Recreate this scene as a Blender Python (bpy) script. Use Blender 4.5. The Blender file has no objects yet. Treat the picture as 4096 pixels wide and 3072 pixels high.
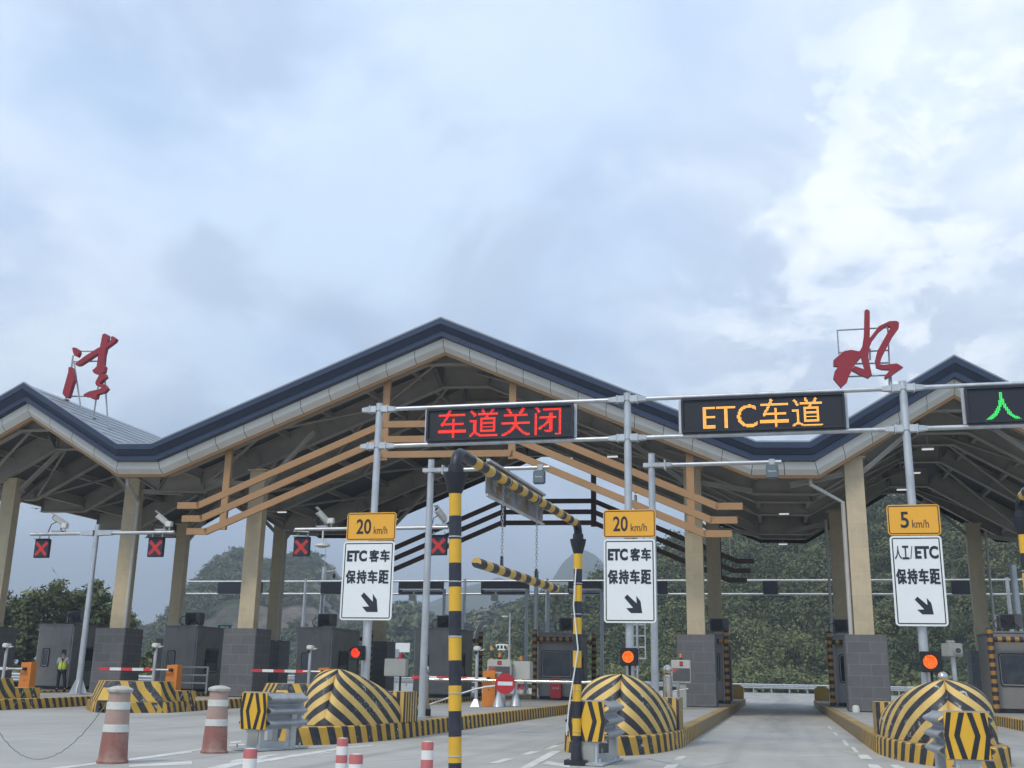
import bpy, bmesh, math, random
import numpy as np
from mathutils import Vector, Matrix
from mathutils.geometry import tessellate_polygon
random.seed(7); RNG = np.random.default_rng(11)
SC = bpy.context.scene
COL = SC.collection
R = math.radians

# ------------------------------------------------------------------ camera
CAM_H, PITCH, YAW, ROLL, FPX = 1.35, 15.2, 13.8, 1.08, 1075.0     # FPX: focal length in pixels of a 1024 px wide frame
_fw = Vector((-math.sin(R(YAW))*math.cos(R(PITCH)), math.cos(R(YAW))*math.cos(R(PITCH)), math.sin(R(PITCH))))
_r0 = Vector((math.cos(R(YAW)), math.sin(R(YAW)), 0)); _u0 = _r0.cross(_fw)
_rt = _r0*math.cos(R(ROLL)) + _u0*math.sin(R(ROLL)); _up = -_r0*math.sin(R(ROLL)) + _u0*math.cos(R(ROLL))
EYE = Vector((0, 0, CAM_H))
cd = bpy.data.cameras.new("camera"); cam = bpy.data.objects.new("camera", cd); COL.objects.link(cam)
m = Matrix.Identity(4)
for i in range(3):
    m[i][0] = _rt[i]; m[i][1] = _up[i]; m[i][2] = -_fw[i]; m[i][3] = EYE[i]
cam.matrix_world = m
cd.sensor_width = 36; cd.lens = 36*FPX/1024; cd.clip_start = 0.1; cd.clip_end = 20000
SC.camera = cam
def ray(px, py):            # survey helper: a sighting at 4096 x 3072 photo coordinates
    return (px-2048)/(FPX*4)*_rt - (py-1536)/(FPX*4)*_up + _fw
def gz(px, py, z=0.0):
    d = ray(px, py); return EYE + d*((z-EYE.z)/d.z)
def gy(px, py, Y):
    d = ray(px, py); return EYE + d*(Y/d.y)
def gx(px, py, X):
    d = ray(px, py); return EYE + d*(X/d.x)

# ------------------------------------------------------------------ world, sun, exposure
SUN_EL, SUN_AZ = 52.0, 205.0          # degrees; azimuth clockwise from +Y
world = bpy.data.worlds.new("World"); SC.world = world; world.use_nodes = True
wn, wl = world.node_tree.nodes, world.node_tree.links
for n in list(wn): wn.remove(n)
def W(t, **k):
    n = wn.new(t)
    for a, b in k.items(): setattr(n, a, b)
    return n
def wmath(op, a, b=None, c=None, clamp=False):
    n = W("ShaderNodeMath", operation=op); n.use_clamp = clamp
    for i, v in enumerate((a, b, c)):
        if v is None: continue
        if isinstance(v, (int, float)): n.inputs[i].default_value = v
        else: wl.new(v, n.inputs[i])
    return n.outputs[0]
def wmix(fac, a, b):
    n = W("ShaderNodeMix", data_type='RGBA')
    for s, v in ((n.inputs[0], fac), (n.inputs[6], a), (n.inputs[7], b)):
        if isinstance(v, (int, float)): s.default_value = v
        elif isinstance(v, tuple): s.default_value = (*v, 1)
        else: wl.new(v, s)
    return n.outputs[2]
def wramp(v, lo, hi):
    n = W("ShaderNodeMapRange", interpolation_type='SMOOTHSTEP'); wl.new(v, n.inputs[0])
    n.inputs[1].default_value = lo; n.inputs[2].default_value = hi; return n.outputs[0]
tc = W("ShaderNodeTexCoord")
nrm = W("ShaderNodeVectorMath", operation='NORMALIZE'); wl.new(tc.outputs['Generated'], nrm.inputs[0])
sep = W("ShaderNodeSeparateXYZ"); wl.new(nrm.outputs[0], sep.inputs[0])
den = wmath('ADD', wmath('MAXIMUM', sep.outputs[2], 0.0), 0.42)
cmb = W("ShaderNodeCombineXYZ")
wl.new(wmath('DIVIDE', sep.outputs[0], den), cmb.inputs[0]); wl.new(wmath('DIVIDE', sep.outputs[1], den), cmb.inputs[1])
def wnoise(scale, detail, rough, dist=0.0, off=(0, 0, 0), stretch=(1, 1, 1)):
    mp = W("ShaderNodeMapping"); wl.new(cmb.outputs[0], mp.inputs[0])
    mp.inputs['Location'].default_value = off; mp.inputs['Scale'].default_value = stretch
    n = W("ShaderNodeTexNoise"); wl.new(mp.outputs[0], n.inputs['Vector'])
    n.inputs['Scale'].default_value = scale; n.inputs['Detail'].default_value = detail
    n.inputs['Roughness'].default_value = rough; n.inputs['Distortion'].default_value = dist
    return n.outputs['Fac']
def lobe(px, py, lo, hi):             # broad patch of sky around a direction (brighter or darker cloud)
    d = ray(px, py).normalized()
    n = W("ShaderNodeVectorMath", operation='DOT_PRODUCT'); wl.new(nrm.outputs[0], n.inputs[0]); n.inputs[1].default_value = d
    return wramp(n.outputs['Value'], math.cos(R(hi)), math.cos(R(lo)))
sky = W("ShaderNodeTexSky", sky_type='NISHITA'); sky.sun_disc = False
sky.sun_elevation = R(SUN_EL); sky.sun_rotation = R(SUN_AZ); sky.altitude = 200; sky.dust_density = 2.0
K = 10.0                               # Background strength is 0.1
def kc(r, g, b): return (r*K, g*K, b*K)
n_big = wnoise(2.0, 8, .56, .35, (3.1, 1.7, 0), (1, 1, 1))
n_mid = wnoise(4.0, 9, .6, .5, (7.3, 2.2, 0))
n_fine = wnoise(7.5, 10, .6, .35, (1.3, 9.2, 0))
base = wmix(wramp(n_big, .40, .62), kc(.345, .465, .66), kc(.52, .64, .80))
base = wmix(wmath('MULTIPLY', wramp(n_mid, .48, .68), .6), base, kc(.62, .71, .83))
grey = wmath('MULTIPLY', wramp(wnoise(2.8, 8, .58, .5, (11.0, 4.0, 0)), .50, .64), .6)
base = wmix(grey, base, kc(.345, .43, .57))
# open bright cloud to the right, soft bright bank low at the left
glow = wmath('MULTIPLY', lobe(4350, 1000, 2, 24), wmath('ADD', wmath('MULTIPLY', wramp(n_mid, .36, .62), .55), .28), clamp=True)
base = wmix(glow, base, kc(.90, .94, .97))
low = wmath('MULTIPLY', lobe(-250, 1250, 2, 13), wmath('ADD', wmath('MULTIPLY', wramp(n_fine, .35, .65), .6), .2), clamp=True)
base = wmix(low, base, kc(.70, .775, .86))
top = wmath('MULTIPLY', lobe(2600, -500, 3, 20), .4)
base = wmix(top, base, kc(.53, .62, .74))
# crisp bright cloud edges on the right
edge = wmath('MULTIPLY', wramp(n_fine, .52, .57), lobe(3900, 1150, 5, 20))
base = wmix(wmath('MULTIPLY', edge, .38), base, kc(.95, .975, 1.0))
dk = wmath('MULTIPLY', wmath('MULTIPLY', wramp(n_fine, .52, .45), lobe(3350, 1300, 3, 11)), .75)
base = wmix(dk, base, kc(.43, .52, .66))
# paler, hazier towards the horizon; plain sky colour shows thinly through everywhere
hz = wramp(sep.outputs[2], .26, .02)
base = wmix(wmath('MULTIPLY', hz, .65), base, kc(.50, .62, .78))
allsky = wmix(0.06, base, sky.outputs[0])
bg = W("ShaderNodeBackground"); bg.inputs['Strength'].default_value = 0.1; wl.new(allsky, bg.inputs['Color'])
wo = W("ShaderNodeOutputWorld"); wl.new(bg.outputs[0], wo.inputs['Surface'])

sd = bpy.data.lights.new("sun", 'SUN'); sd.energy = 1.5; sd.angle = R(14); sd.color = (1.0, .91, .78)
sun = bpy.data.objects.new("sun", sd); COL.objects.link(sun)
_sdir = Vector((math.sin(R(SUN_AZ))*math.cos(R(SUN_EL)), math.cos(R(SUN_AZ))*math.cos(R(SUN_EL)), math.sin(R(SUN_EL))))
sun.rotation_euler = _sdir.to_track_quat('Z', 'Y').to_euler(); sun.location = (0, 0, 60)
SC.view_settings.view_transform = 'Standard'; SC.view_settings.look = 'None'
SC.view_settings.exposure = 0.75; SC.view_settings.gamma = 1.0; SC.view_settings.use_curve_mapping = False

# ------------------------------------------------------------------ materials
class NT:
    def __init__(s, name):
        s.m = bpy.data.materials.new(name); s.m.use_nodes = True
        s.n, s.l = s.m.node_tree.nodes, s.m.node_tree.links
        s.b = s.n["Principled BSDF"]; s._oc = None
    def new(s, t, **k):
        n = s.n.new(t)
        for a, b in k.items(): setattr(n, a, b)
        return n
    def put(s, sock, v):
        if isinstance(v, (int, float)): sock.default_value = v
        elif isinstance(v, tuple): sock.default_value = (*v, 1) if len(v) == 3 and sock.type == 'RGBA' else v
        else: s.l.new(v, sock)
    def oc(s):
        if s._oc is None: s._oc = s.new("ShaderNodeTexCoord").outputs['Object']
        return s._oc
    def uv(s):
        n = s.new("ShaderNodeUVMap"); sp = s.new("ShaderNodeSeparateXYZ"); s.l.new(n.outputs[0], sp.inputs[0]); return sp.outputs[0], sp.outputs[1]
    def sepo(s):
        sp = s.new("ShaderNodeSeparateXYZ"); s.l.new(s.oc(), sp.inputs[0]); return sp.outputs
    def math(s, op, a, b=0.0, clamp=False):
        n = s.new("ShaderNodeMath", operation=op); n.use_clamp = clamp
        s.put(n.inputs[0], a); s.put(n.inputs[1], b); return n.outputs[0]
    def noise(s, scale, detail=5, rough=.55, vec=None, dist=0.0, stretch=None):
        n = s.new("ShaderNodeTexNoise"); v = vec or s.oc()
        if stretch:
            mp = s.new("ShaderNodeMapping"); s.l.new(v, mp.inputs[0]); mp.inputs['Scale'].default_value = stretch; v = mp.outputs[0]
        s.l.new(v, n.inputs['Vector'])
        n.inputs['Scale'].default_value = scale; n.inputs['Detail'].default_value = detail; n.inputs['Roughness'].default_value = rough
        n.inputs['Distortion'].default_value = dist
        return n.outputs['Fac']
    def ramp(s, v, lo, hi):
        n = s.new("ShaderNodeMapRange"); s.put(n.inputs[0], v); n.inputs[1].default_value = lo; n.inputs[2].default_value = hi; return n.outputs[0]
    def mix(s, f, a, b):
        n = s.new("ShaderNodeMix", data_type='RGBA'); s.put(n.inputs[0], f); s.put(n.inputs[6], a); s.put(n.inputs[7], b); return n.outputs[2]
    def bump(s, h, st=.3, d=.02):
        n = s.new("ShaderNodeBump"); n.inputs['Strength'].default_value = st; n.inputs['Distance'].default_value = d
        s.l.new(h, n.inputs['Height']); s.l.new(n.outputs[0], s.b.inputs['Normal'])
    def col(s, c): s.put(s.b.inputs['Base Color'], c)
def scl(c, k): return tuple(min(1, x*k) for x in c)
def mat(name, c, rough=.6, metal=0.0, var=.18, scale=3.0, bump=0.0, dirt=None, spec=.5, stretch=None):
    t = NT(name)
    f = t.noise(scale, 6, .6, stretch=stretch)
    cc = t.mix(t.ramp(f, .3, .7), scl(c, 1-var), scl(c, 1+var*.6))
    if dirt:
        dcol, amt, ds = dirt
        cc = t.mix(t.math('MULTIPLY', t.ramp(t.noise(ds, 7, .65), .48, .72), amt, True), cc, dcol)
    t.col(cc); t.b.inputs['Metallic'].default_value = metal
    t.put(t.b.inputs['Roughness'], t.math('ADD', t.math('MULTIPLY', f, .25), rough-.12))
    t.b.inputs['Specular IOR Level'].default_value = spec
    if bump: t.bump(t.noise(scale*6, 5), bump)
    return t.m
def glow(name, c, st):
    t = NT(name); t.col(scl(c, .3)); t.b.inputs['Emission Color'].default_value = (*c, 1); t.b.inputs['Emission Strength'].default_value = st; return t.m
BLK = (.022, .025, .032); YEL = (.62, .37, .055)
def striped(name, period, slant=0.0, c1=BLK, c2=YEL, wear=.0, offset=0.0, duty=.5, fade=None, rough=.65, chips=0.0):
    """bands along UV u (+ slant * v), with chipped paint showing pale undercoat"""
    t = NT(name); u, v = t.uv()
    w = t.math('ADD', t.math('ADD', u, t.math('MULTIPLY', v, slant)), offset)
    w = t.math('ADD', w, t.math('MULTIPLY', t.math('SUBTRACT', t.noise(5, 3), .5), .012))
    fr = t.math('FRACT', t.math('DIVIDE', w, period))
    f = t.noise(2.2, 6, .6)
    ca = t.mix(t.ramp(t.noise(7, 6, .7), .35, .75), c1, scl(c1, 2.2)); cb = t.mix(t.ramp(f, .3, .75), scl(c2, .82), scl(c2, 1.1))
    isb = t.math('GREATER_THAN', fr, duty)
    c = t.mix(isb, ca, cb)
    if wear:
        big = t.ramp(t.noise(1.1, 3, .5), .50 - chips*2, .62 - chips*2); chip = t.math('GREATER_THAN', t.noise(7.5, 8, .68, dist=.8), .63 - .05*wear - chips)
        blackish = t.math('SUBTRACT', 1.0, t.math('MULTIPLY', isb, .93))
        k = t.math('MULTIPLY', t.math('MULTIPLY', big, chip), blackish)
        c = t.mix(k, c, (.62, .62, .58))
        c = t.mix(t.math('MULTIPLY', t.ramp(t.noise(3.5, 7, .7), .5, .8), .35), c, (.19, .165, .12))
    if fade:                                  # worn to bare dusty paint beyond a distance along the kerb
        c = t.mix(t.ramp(u, fade[0], fade[1]), c, t.mix(f, (.30, .21, .09), (.17, .135, .085)))
    t.col(c); t.put(t.b.inputs['Roughness'], t.math('ADD', t.math('MULTIPLY', f, .2), rough-.1)); t.bump(t.noise(30, 4), .12, .01)
    return t.m
M = {}
M['galv'] = mat('galvanised_steel', (.52, .545, .565), .42, .55, .16, 5, dirt=((.30, .31, .31), .5, 2.0), stretch=(1, 1, .25))
M['galv_dull'] = mat('weathered_zinc', (.40, .42, .44), .5, .4, .25, 6, dirt=((.22, .21, .19), .6, 3.0))
M['chrome'] = mat('polished_stainless', (.58, .55, .50), .16, 1.0, .1, 4)
M['concrete'] = mat('island_concrete', (.33, .325, .30), .9, 0, .16, 1.2, .25, dirt=((.20, .19, .17), .6, .7))
M['navy'] = mat('dark_fascia_metal', (.034, .050, .092), .38, .35, .12, .6, spec=.5)
M['white_panel'] = mat('pale_fascia_panel', (.70, .69, .645), .5, .0, .06, .5, dirt=((.42, .40, .35), .4, .35))
M['gap'] = mat('dark_joint', (.03, .03, .03), .9)
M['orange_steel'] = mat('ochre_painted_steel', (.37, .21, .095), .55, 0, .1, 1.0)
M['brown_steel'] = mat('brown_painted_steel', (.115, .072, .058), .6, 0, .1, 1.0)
M['truss'] = mat('beige_painted_steel', (.35, .325, .285), .6, 0, .14, .8, dirt=((.17, .15, .125), .5, .5))
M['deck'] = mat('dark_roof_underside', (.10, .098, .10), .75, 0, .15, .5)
M['roofing'] = mat('grey_metal_roofing', (.30, .33, .36), .45, .3, .12, .5)
M['column'] = mat('tan_stone_cladding', (.43, .345, .215), .75, 0, .08, 1.5)
M['duct'] = mat('pale_plastic_pipe', (.47, .46, .42), .6, 0, .1, 2)
M['booth'] = mat('grey_booth_panel', (.235, .228, .215), .5, .1, .12, .8, dirt=((.085, .08, .075), .5, 1.2))
M['booth_light'] = mat('light_grey_booth_panel', (.24, .235, .225), .5, .1, .12, .8, dirt=((.15, .14, .13), .5, 1.2))
M['dark'] = mat('black_metal', (.020, .022, .027), .5, .2, .2, 4)
M['rubber'] = mat('black_rubber', (.012, .012, .013), .6)
M['glass'] = mat('dark_window_glass', (.025, .03, .036), .08, 0, .3, 1.5, spec=.8)
M['blind'] = mat('greenish_window_blind', (.10, .12, .11), .5)
M['orange'] = mat('orange_barrier_paint', (.62, .20, .025), .45, 0, .12, 2, dirt=((.32, .12, .03), .5, 1.5))
M['red_paint'] = mat('red_sign_paint', (.50, .028, .040), .45, 0, .08, 2)
M['letter_red'] = mat('red_letter_face', (.27, .010, .022), .45, 0, .1, .8)
M['white_paint'] = mat('white_paint', (.70, .71, .70), .5, 0, .08, 3, dirt=((.40, .38, .34), .4, 2))
M['off_white'] = mat('off_white_enamel', (.62, .62, .57), .45, 0, .1, 3)
M['grey_box'] = mat('grey_cabinet_enamel', (.32, .325, .30), .5, 0, .1, 2)
M['kiosk'] = mat('pale_kiosk_enamel', (.44, .445, .405), .45, 0, .1, 2)
M['screen'] = mat('unlit_display', (.085, .088, .088), .35)
M['led_black'] = mat('display_matrix_black', (.010, .012, .020), .45, 0, .2, 30)
M['sign_white'] = mat('sign_sheeting_white', (.76, .79, .80), .4, 0, .03, 2)
M['sign_black'] = mat('sign_lettering_black', (.018, .021, .032), .45)
M['sign_green'] = mat('sign_border_green', (.012, .035, .018), .45)
M['sign_amber'] = mat('sign_sheeting_amber', (.80, .40, .035), .4, 0, .04, 2)
M['road_green'] = mat('road_sign_green', (.012, .20, .10), .45)
M['frame_yellow'] = mat('post_yellow_sheeting', (.72, .42, .03), .42, 0, .08, 4)
M['frame_black'] = mat('post_black_sheeting', (.016, .019, .028), .42, 0, .2, 4)
M['red_led'] = glow('red_led', (1.0, .018, .010), .85)
M['red_led2'] = glow('red_led_core', (1.0, .13, .02), .8)
M['amber_led'] = glow('amber_led', (1.0, .46, .08), 1.0)
M['green_led'] = glow('green_led', (.05, .85, .16), .8)
M['cross_led'] = glow('red_cross_led', (1.0, .03, .02), .9)
M['lens_red'] = glow('amber_red_lamp_dot', (1.0, .085, .012), 1.0)
M['lens_orange'] = glow('amber_lamp_dot', (1.0, .26, .015), 1.0)
M['lamp_white'] = glow('soffit_lamp', (.95, .97, 1.0), .38)
M['vest'] = mat('fluorescent_vest', (.62, .78, .06), .7)
M['shirt'] = mat('pale_blue_shirt', (.42, .50, .60), .8)
M['trousers'] = mat('dark_trousers', (.022, .024, .034), .85)
M['skin'] = mat('skin', (.42, .25, .17), .6)
M['hair'] = mat('black_hair', (.012, .010, .010), .6)
M['marking'] = mat('worn_road_paint', (.62, .62, .58), .85, 0, .1, 3, dirt=((.37, .37, .35), .95, 3.5))
M['plinth_stripe'] = None
def _tiles(name, bw, bh, c, cm, rough=.7, var=.1, msize=.012):
    t = NT(name); br = t.new("ShaderNodeTexBrick"); 
    o = t.sepo(); cb = t.new("ShaderNodeCombineXYZ"); t.put(cb.inputs[0], t.math('ADD', o[0], o[1])); t.put(cb.inputs[1], o[2])
    t.l.new(cb.outputs[0], br.inputs['Vector'])
    br.inputs['Color1'].default_value = (*scl(c, 1-var), 1); br.inputs['Color2'].default_value = (*scl(c, 1+var), 1); br.inputs['Mortar'].default_value = (*cm, 1)
    br.inputs['Scale'].default_value = 1; br.inputs['Mortar Size'].default_value = msize; br.inputs['Brick Width'].default_value = bw; br.inputs['Row Height'].default_value = bh
    f = t.noise(3, 6); t.col(t.mix(t.math('MULTIPLY', t.ramp(f, .45, .75), .4), br.outputs['Color'], scl(c, .65)))
    t.b.inputs['Roughness'].default_value = rough; t.bump(br.outputs['Fac'], -.3, .01); return t.m
M['plinth'] = _tiles('dark_stone_blocks', .80, .40, (.112, .113, .116), (.20, .20, .198), .6, .10, .008)
M['column'] = _tiles('tan_stone_tiles', .74, .9, (.50, .415, .275), (.42, .345, .22), .75, .05, .006)

# ------------------------------------------------------------------ mesh builder
class MB:
    def __init__(s): s.v, s.f, s.mi, s.uv = [], [], [], []
    def face(s, pts, mi=0, uv=None):
        i = len(s.v); s.v += [tuple(p) for p in pts]; s.f.append(tuple(range(i, i+len(pts)))); s.mi.append(mi)
        s.uv.append(uv or [(0, 0)]*len(pts)); return s
    def mesh(s, vs, fs, mi=0, uvs=None):
        i = len(s.v); s.v += [tuple(p) for p in vs]
        for k, f in enumerate(fs):
            s.f.append(tuple(i+j for j in f)); s.mi.append(mi); s.uv.append(uvs[k] if uvs else [(0, 0)]*len(f))
        return s
    def box(s, c, d, mi=0, rz=0.0, rx=0.0):
        x, y, z = d[0]/2, d[1]/2, d[2]/2
        vs = [Vector((a*x, b*y, e*z)) for a, b, e in ((-1,-1,-1),(1,-1,-1),(1,1,-1),(-1,1,-1),(-1,-1,1),(1,-1,1),(1,1,1),(-1,1,1))]
        mm = Matrix.Translation(Vector(c)) @ Matrix.Rotation(rz, 4, 'Z') @ Matrix.Rotation(rx, 4, 'X')
        return s.mesh([mm @ v for v in vs], [(0,3,2,1),(4,5,6,7),(0,1,5,4),(1,2,6,5),(2,3,7,6),(3,0,4,7)], mi)
    def rbox(s, c, d, bev=.02, mi=0, rz=0.0):
        bm = bmesh.new(); bmesh.ops.create_cube(bm, size=1)
        for v in bm.verts: v.co = Vector((v.co.x*d[0], v.co.y*d[1], v.co.z*d[2]))
        bmesh.ops.bevel(bm, geom=list(bm.edges), offset=bev, segments=2, affect='EDGES')
        mm = Matrix.Translation(Vector(c)) @ Matrix.Rotation(rz, 4, 'Z'); bm.verts.index_update()
        s.mesh([mm @ v.co for v in bm.verts], [[v.index for v in f.verts] for f in bm.faces], mi); bm.free(); return s
    def bar(s, a, b, w, h, mi=0, up=(0, 0, 1)):
        a, b = Vector(a), Vector(b); d = (b-a); L = d.length; d = d.normalized(); u = Vector(up)
        if abs(d.dot(u)) > .98: u = Vector((0, 1, 0))
        x = d.cross(u).normalized(); y = x.cross(d)
        vs = [p + x*(i*w/2) + y*(j*h/2) for p in (a, b) for i, j in ((-1,-1),(1,-1),(1,1),(-1,1))]
        fs = [(0,1,2,3),(7,6,5,4),(0,4,5,1),(1,5,6,2),(2,6,7,3),(3,7,4,0)]
        uvs = [[(0,0)]*4]*2 + [[(0,0),(L,0),(L,1),(0,1)]]*4
        return s.mesh(vs, fs, mi, uvs)
    def tube(s, pts, r, n=10, mi=0, caps=True, u0=0.0):
        pts = [Vector(p) for p in pts]; rr = r if isinstance(r, (list, tuple)) else [r]*len(pts)
        ring = []; L = [u0]
        for i in range(1, len(pts)): L.append(L[-1] + (pts[i]-pts[i-1]).length)
        prev = None
        for i, p in enumerate(pts):
            t = (pts[min(i+1, len(pts)-1)] - pts[max(i-1, 0)]).normalized()
            if prev is None:
                u = Vector((0, 0, 1)) if abs(t.z) < .9 else Vector((1, 0, 0)); x = t.cross(u).normalized()
            else: x = (prev - t*prev.dot(t)).normalized()
            prev = x; y = t.cross(x)
            ring.append([p + (x*math.cos(k*2*math.pi/n) + y*math.sin(k*2*math.pi/n))*rr[i] for k in range(n)])
        i0 = len(s.v)
        for rg in ring: s.v += [tuple(v) for v in rg]
        for i in range(len(pts)-1):
            for k in range(n):
                k2 = (k+1) % n
                s.f.append((i0+i*n+k, i0+i*n+k2, i0+(i+1)*n+k2, i0+(i+1)*n+k)); s.mi.append(mi)
                s.uv.append([(L[i], k/n), (L[i], (k+1)/n), (L[i+1], (k+1)/n), (L[i+1], k/n)])
        if caps:
            for base, rev in ((i0, True), (i0+(len(pts)-1)*n, False)):
                f = tuple(base+k for k in range(n)); s.f.append(f[::-1] if rev else f); s.mi.append(mi); s.uv.append([(L[0 if rev else -1], 0)]*n)
        return s
    def lathe(s, prof, n=20, at=(0, 0, 0), mi=0):
        i0 = len(s.v); ax, ay, az = at
        for r, z in prof:
            s.v += [(ax+r*math.cos(k*2*math.pi/n), ay+r*math.sin(k*2*math.pi/n), az+z) for k in range(n)]
        for i in range(len(prof)-1):
            for k in range(n):
                k2 = (k+1) % n; s.f.append((i0+i*n+k, i0+i*n+k2, i0+(i+1)*n+k2, i0+(i+1)*n+k)); s.mi.append(mi)
                s.uv.append([(prof[i][1], k/n), (prof[i][1], (k+1)/n), (prof[i+1][1], (k+1)/n), (prof[i+1][1], k/n)])
        for base, rev in ((i0, True), (i0+(len(prof)-1)*n, False)):
            f = tuple(base+k for k in range(n)); s.f.append(f[::-1] if rev else f); s.mi.append(mi); s.uv.append([(prof[0 if rev else -1][1], 0)]*n)
        return s
    def prism(s, poly, O, X, Y, depth, mi=0, mi_side=None):
        """outline poly (2-D) in the plane O + x*X + y*Y, extruded by the vector depth"""
        O, X, Y, D = Vector(O), Vector(X), Vector(Y), Vector(depth); n = len(poly)
        a = [O + X*p[0] + Y*p[1] for p in poly]; b = [p + D for p in a]
        tri = tessellate_polygon([[Vector((p[0], p[1], 0)) for p in poly]])
        s.mesh(a, tri, mi); s.mesh(b, [t[::-1] for t in tri], mi)
        side = a + b
        s.mesh(side, [(k, (k+1) % n, n+(k+1) % n, n+k) for k in range(n)], mi if mi_side is None else mi_side)
        return s
    def ibeam(s, pts, O, h, wf, tw=.05, tf=.05, up=(0, 0, 1), mi=0):
        """I-girder following points; h web height (downwards along up), wf flange width"""
        U = Vector(up)
        for a, b in zip(pts[:-1], pts[1:]):
            a, b = Vector(a), Vector(b)
            s.bar(a - U*h/2, b - U*h/2, tw, h, mi, up); s.bar(a - U*(h+tf/2), b - U*(h+tf/2), wf, tf, mi, up)
        return s
    def build(s, name, mats, parent=None, smooth=False, base=None, auto=None):
        me = bpy.data.meshes.new(name)
        if parent is not None:
            r = parent
            while r.parent: r = r.parent
            off = Vector(r.location)
        else: off = Vector(base) if base is not None else Vector((0, 0, 0))
        me.from_pydata([tuple(Vector(v) - off) for v in s.v], [], s.f); me.update()
        for mm in (mats if isinstance(mats, (list, tuple)) else [mats]): me.materials.append(mm)
        me.polygons.foreach_set('material_index', s.mi)
        ul = me.uv_layers.new(name='UVMap'); flat = [c for u in s.uv for p in u for c in p]
        ul.data.foreach_set('uv', flat)
        bm = bmesh.new(); bm.from_mesh(me); bmesh.ops.remove_doubles(bm, verts=bm.verts, dist=.0004)
        bmesh.ops.recalc_face_normals(bm, faces=bm.faces); bm.to_mesh(me); bm.free()
        if smooth:
            me.polygons.foreach_set('use_smooth', [True]*len(me.polygons))
            try: me.set_sharp_from_angle(angle=R(auto or 38))
            except Exception: pass
        o = bpy.data.objects.new(name, me); COL.objects.link(o)
        if parent is not None: o.parent = parent
        else: o.location = off
        return o
def tag(o, label=None, cat=None, group=None, kind=None):
    if label: o['label'] = label
    if cat: o['category'] = cat
    if group: o['group'] = group
    if kind: o['kind'] = kind
    return o
def thing(name, label, cat, loc=(0, 0, 0), group=None):
    o = bpy.data.objects.new(name, None); COL.objects.link(o); o.location = loc; o.empty_display_size = .3
    return tag(o, label, cat, group)
def dup(src, loc, label, group=None):
    def cp(o, par):
        c = o.copy(); COL.objects.link(c)
        if par is not None: c.parent = par
        for ch in o.children: cp(ch, c)
        return c
    r = cp(src, None); r.location = loc; r['label'] = label
    if group: r['group'] = group
    return r
def struct(o): o['kind'] = 'structure'; return o

# ------------------------------------------------------------------ lettering
def glyphs(body, bold=0.0):
    cu = bpy.data.curves.new('glyph', 'FONT'); cu.body = body; cu.offset = bold; cu.resolution_u = 4
    o = bpy.data.objects.new('glyph', cu); COL.objects.link(o); bpy.context.view_layer.update()
    me = bpy.data.meshes.new_from_object(o.evaluated_get(bpy.context.evaluated_depsgraph_get()))
    vs = [(v.co.x, v.co.y) for v in me.vertices]; fs = [tuple(p.vertices) for p in me.polygons]
    bpy.data.objects.remove(o); bpy.data.curves.remove(cu); bpy.data.meshes.remove(me)
    return vs, fs
def put_text(mb, body, rect, O, X, Z, N, bold=0.0, mi=0, th=.004, fat=0.0):
    """lettering fitted into rect (x0, z0, x1, z1) of the plane O, X, Z and raised along N"""
    vs, fs = glyphs(body, bold); xs = [v[0] for v in vs]; ys = [v[1] for v in vs]
    x0, z0, x1, z1 = rect; sx = (x1-x0)/(max(xs)-min(xs)); sz = (z1-z0)/(max(ys)-min(ys))
    O, X, Z, N = Vector(O), Vector(X), Vector(Z), Vector(N)
    for k, (dx, dz) in enumerate([(0, 0)] + ([(a*fat, b*fat) for a in (-1, 0, 1) for b in (-1, 0, 1) if a or b] if fat else [])):
        mb.mesh([O + X*(x0+dx+(v[0]-min(xs))*sx) + Z*(z0+dz+(v[1]-min(ys))*sz) + N*(th+.0006*k) for v in vs], fs, mi)
def text_dots(body, nx, nz, bold=0.02):
    """cells (i, j) of an nx by nz lamp matrix that the lettering lights up"""
    vs, fs = glyphs(body, bold); V = np.array(vs); mn, mx = V.min(0), V.max(0)
    gx_, gz_ = np.meshgrid((np.arange(nx)+.5)/nx, (np.arange(nz)+.5)/nz); P = np.stack([gx_.ravel(), gz_.ravel()], 1)*(mx-mn)+mn
    hit = np.zeros(len(P), bool)
    for f in fs:
        for k in range(1, len(f)-1):
            a, b, c = V[f[0]], V[f[k]], V[f[k+1]]
            d1 = (b[0]-a[0])*(P[:,1]-a[1])-(b[1]-a[1])*(P[:,0]-a[0]); d2 = (c[0]-b[0])*(P[:,1]-b[1])-(c[1]-b[1])*(P[:,0]-b[0]); d3 = (a[0]-c[0])*(P[:,1]-c[1])-(a[1]-c[1])*(P[:,0]-c[0])
            hit |= ((d1 >= 0) & (d2 >= 0) & (d3 >= 0)) | ((d1 <= 0) & (d2 <= 0) & (d3 <= 0))
    return [(k % nx, k // nx) for k in np.nonzero(hit)[0]]
def rrect(w, h, r, n=5):
    p = []
    for cx_, cz_, a0 in ((w/2-r, h/2-r, 0), (-w/2+r, h/2-r, 90), (-w/2+r, -h/2+r, 180), (w/2-r, -h/2+r, 270)):
        p += [(cx_+r*math.cos(R(a0+90*k/n)), cz_+r*math.sin(R(a0+90*k/n))) for k in range(n+1)]
    return p
XA, YA, ZA = Vector((1, 0, 0)), Vector((0, 1, 0)), Vector((0, 0, 1)); FRONT = Vector((0, -1, 0))

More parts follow.
